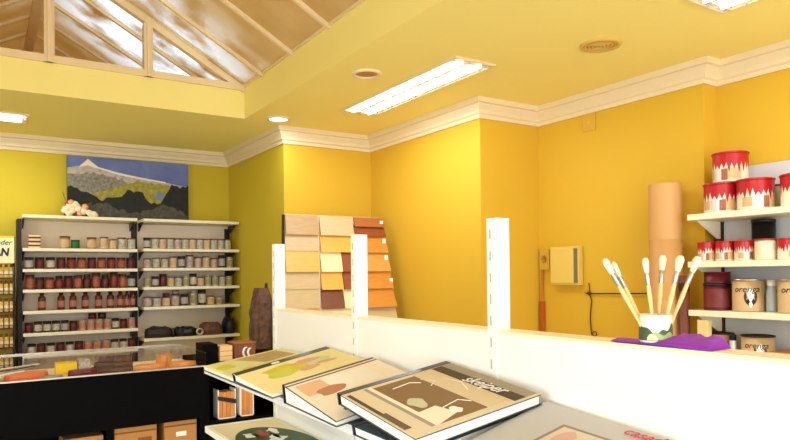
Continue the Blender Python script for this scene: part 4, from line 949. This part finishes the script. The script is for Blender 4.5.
# boxes in the open part below
for i, (x0, x1, h, s) in enumerate(((.345, .537, .745, 'brown cardboard box under the counter, first from the dark post, cut lowest'), (.582, .80, .766, 'widest brown cardboard box under the counter, middle of three'), (.832, 1.012, .770, 'brown cardboard box with white label under the counter end'))):
    z0 = .345
    o = thing('cardboard_box', s, 'box', ((x0 + x1) / 2, 3.75, z0 + .0015), 'cardboard boxes under the counter')
    w_ = (x1 - x0) / 2 - .004; hh = h - z0 - .002
    bm = BM(); box(bm, -w_, w_, -.11, .11, 0, hh, bev=.002); new('carton_body', bm, BOARD, o)
    bm = BM(); box(bm, -w_, w_, -.111, -.1101, hh - .03, hh - .022); new('flap_seam', bm, mat('seam_shadow', (120, 80, 40), .8), o)
    if i == 2:
        bm = BM(); box(bm, -.025, .03, -.1118, -.111, hh - .085, hh - .06); lb = new('label_strip', bm, PAPER, o)
    else:
        bm = BM(); box(bm, w_ * .1, w_ * .75, -.1118, -.111, hh - .095, hh - .06); new('printed_mark', bm, mat('brown_print', (140, 84, 40), .8, scale=60), o)
# black return cabinet with open niche
rc = thing('return_cabinet', 'black cabinet at the end of the counter with open shelf holding sample packs', 'cabinet', (1.31, 3.9, 0))
def rcb(bm, x0, x1, y0, y1, z0, z1): return box(bm, x0 - 1.31, x1 - 1.31, y0 - 3.9, y1 - 3.9, z0, z1)
bm = BM(); rcb(bm, 1.052, 1.60, 3.62, 4.1, 1.045, 1.07); new('top_board', bm, BLACK, rc)
bm = BM(); rcb(bm, 1.052, 1.075, 3.62, 4.1, 0, 1.045); rcb(bm, 1.57, 1.60, 3.62, 4.1, 0, 1.045); new('side_panel', bm, BLACK, rc)
bm = BM(); rcb(bm, 1.075, 1.57, 4.08, 4.1, 0, 1.045); new('rear_panel', bm, BLACK, rc)
bm = BM(); rcb(bm, 1.075, 1.57, 3.62, 4.08, .72, .74); rcb(bm, 1.075, 1.57, 3.62, 4.08, .3, .32); rcb(bm, 1.075, 1.57, 3.62, 3.64, .32, .72); new('inner_shelf', bm, BLACK, rc)
for i, (x, lean, s) in enumerate(((1.186, .05, 'orange wood sample pack with torn dark band, on the counter-end shelf'), (1.305, 0, 'second orange wood sample pack, on the cabinet shelf nearer the gondola'))):
    o = thing('sample_pack', s, 'sample pack', (x, 3.70, .7415), 'sample packs in the black cabinet')
    w_, hh = .052 - .012 * i, .165 if i == 0 else .172
    bm = BM(); box(bm, -w_, -w_ + .006, -.04, .05, 0, hh); box(bm, w_ - .006, w_, -.04, .05, 0, hh); box(bm, -w_, w_, -.04, .05, 0, .006); new('sleeve', bm, PAPER, o)
    for k in range(4):
        bm = BM(); q = (2 * w_ - .014) / 4; x0 = -w_ + .007 + k * q; box(bm, x0, x0 + q - .002, -.036, .045, .006, hh - .012 - .004 * (k % 2)); new('wood_strip', bm, OSL if k % 2 else wood('amber_wood', (196, 112, 44), (220, 150, 74)), o)
    if i == 0:
        bm = BM(); hexa(bm, [(-w_, -.042, hh * .66), (w_, -.042, hh * .48), (w_, -.0401, hh * .48), (-w_, -.0401, hh * .66), (-w_, -.042, hh * .8), (w_, -.042, hh * .64), (w_, -.0401, hh * .64), (-w_, -.0401, hh * .8)]); new('dark_band', bm, DARK, o)
tag(new('storage_case', box(BM(), 1.056, 1.135, 3.66, 3.82, 1.0708, 1.17, bev=.003), BLACK), 'black case standing on the cabinet at the end of the showcase', 'case')
wb = thing('wood_block', 'pale wood sample block with grain on the black cabinet', 'wood block', (1.182, 3.70, 1.0708))
bm = BM(); box(bm, -.036, .036, -.05, .05, 0, .085, bev=.002); new('block', bm, wood('pale_block', (214, 168, 104), (236, 200, 140), axis=(1, 1, 10)), wb)
for z in (.028, .056):
    bm = BM(); box(bm, -.0365, .0365, -.0505, -.0501, z - .001, z + .001); new('seam', bm, BROWNP, wb)
lb_ = thing('leather_box', 'reddish brown box with black and white ring on its front, on the black cabinet', 'box', (1.305, 3.75, 1.0708))
bm = BM(); box(bm, -.065, .065, -.06, .06, 0, .085, bev=.004); new('box_body', bm, mat('tan_leather', (126, 70, 42), .5, var=.25), lb_)
bm = BM(); box(bm, -.068, .068, -.063, .063, .085, .095, bev=.003); new('lid', bm, mat('tan_leather_lid', (150, 88, 52), .5), lb_)
bm = BM()
for k, (r_l, x_l) in enumerate(((.034, .012), (.026, .036))):
    tube(bm, [(x_l - .005 + r_l * .55 * math.cos(t_), -.064, .036 + r_l * .85 * math.sin(t_)) for t_ in [1.3 + 3.6 * q_ / 12 for q_ in range(13)]], [.003 + .004 * math.sin(PI * q_ / 12) for q_ in range(13)], 7)
new('white_loops', bm, PAPER, lb_)
# ------------------------------------------------------------------ light from outside
w = bpy.data.worlds.new('World'); S.world = w; w.use_nodes = True
nt = w.node_tree; bg = nt.nodes['Background']
bg.inputs[0].default_value = (.82, .90, 1.0, 1); bg.inputs[1].default_value = 2.3
area('daylight', (.2, YF - .35, 1.5), 4.6, 2.0, 150, (-PI / 2, 0, PI), (.84, .95, 1.14)).rotation_euler = (PI / 2, 0, 0)
area('daylight', (XL - .35, -.15, 1.5), 3.4, 2.0, 125, (0, -PI / 2, 0), (.84, .95, 1.14))

# ------------------------------------------------------------------ camera
yaw, pitch, roll = math.radians(32.48), math.radians(.472), math.radians(-.625)
f_ = Vector((math.sin(yaw) * math.cos(pitch), math.cos(yaw) * math.cos(pitch), math.sin(pitch)))
r0 = Vector((math.cos(yaw), -math.sin(yaw), 0)); u0 = r0.cross(f_)
r2v = r0 * math.cos(roll) + u0 * math.sin(roll); u2v = -r0 * math.sin(roll) + u0 * math.cos(roll)
cam = bpy.data.cameras.new('camera'); co = bpy.data.objects.new('camera', cam); COL.objects.link(co)
co.matrix_world = Matrix(((r2v.x, u2v.x, -f_.x, 0), (r2v.y, u2v.y, -f_.y, 0), (r2v.z, u2v.z, -f_.z, 1.55), (0, 0, 0, 1)))
cam.sensor_fit = 'HORIZONTAL'; cam.sensor_width = 36; cam.lens = 653.1 / 790 * 36; cam.shift_y = (269.3 - 220) / 790; cam.clip_start = .02
S.camera = co
S.view_settings.view_transform = 'Standard'; S.view_settings.look = 'None'; S.view_settings.gamma = 1; S.view_settings.exposure = 0.0
S.cycles.max_bounces = 10; S.cycles.diffuse_bounces = 6; S.cycles.transparent_max_bounces = 12; S.cycles.sample_clamp_indirect = 6
S.cycles.caustics_reflective = False; S.cycles.caustics_refractive = False
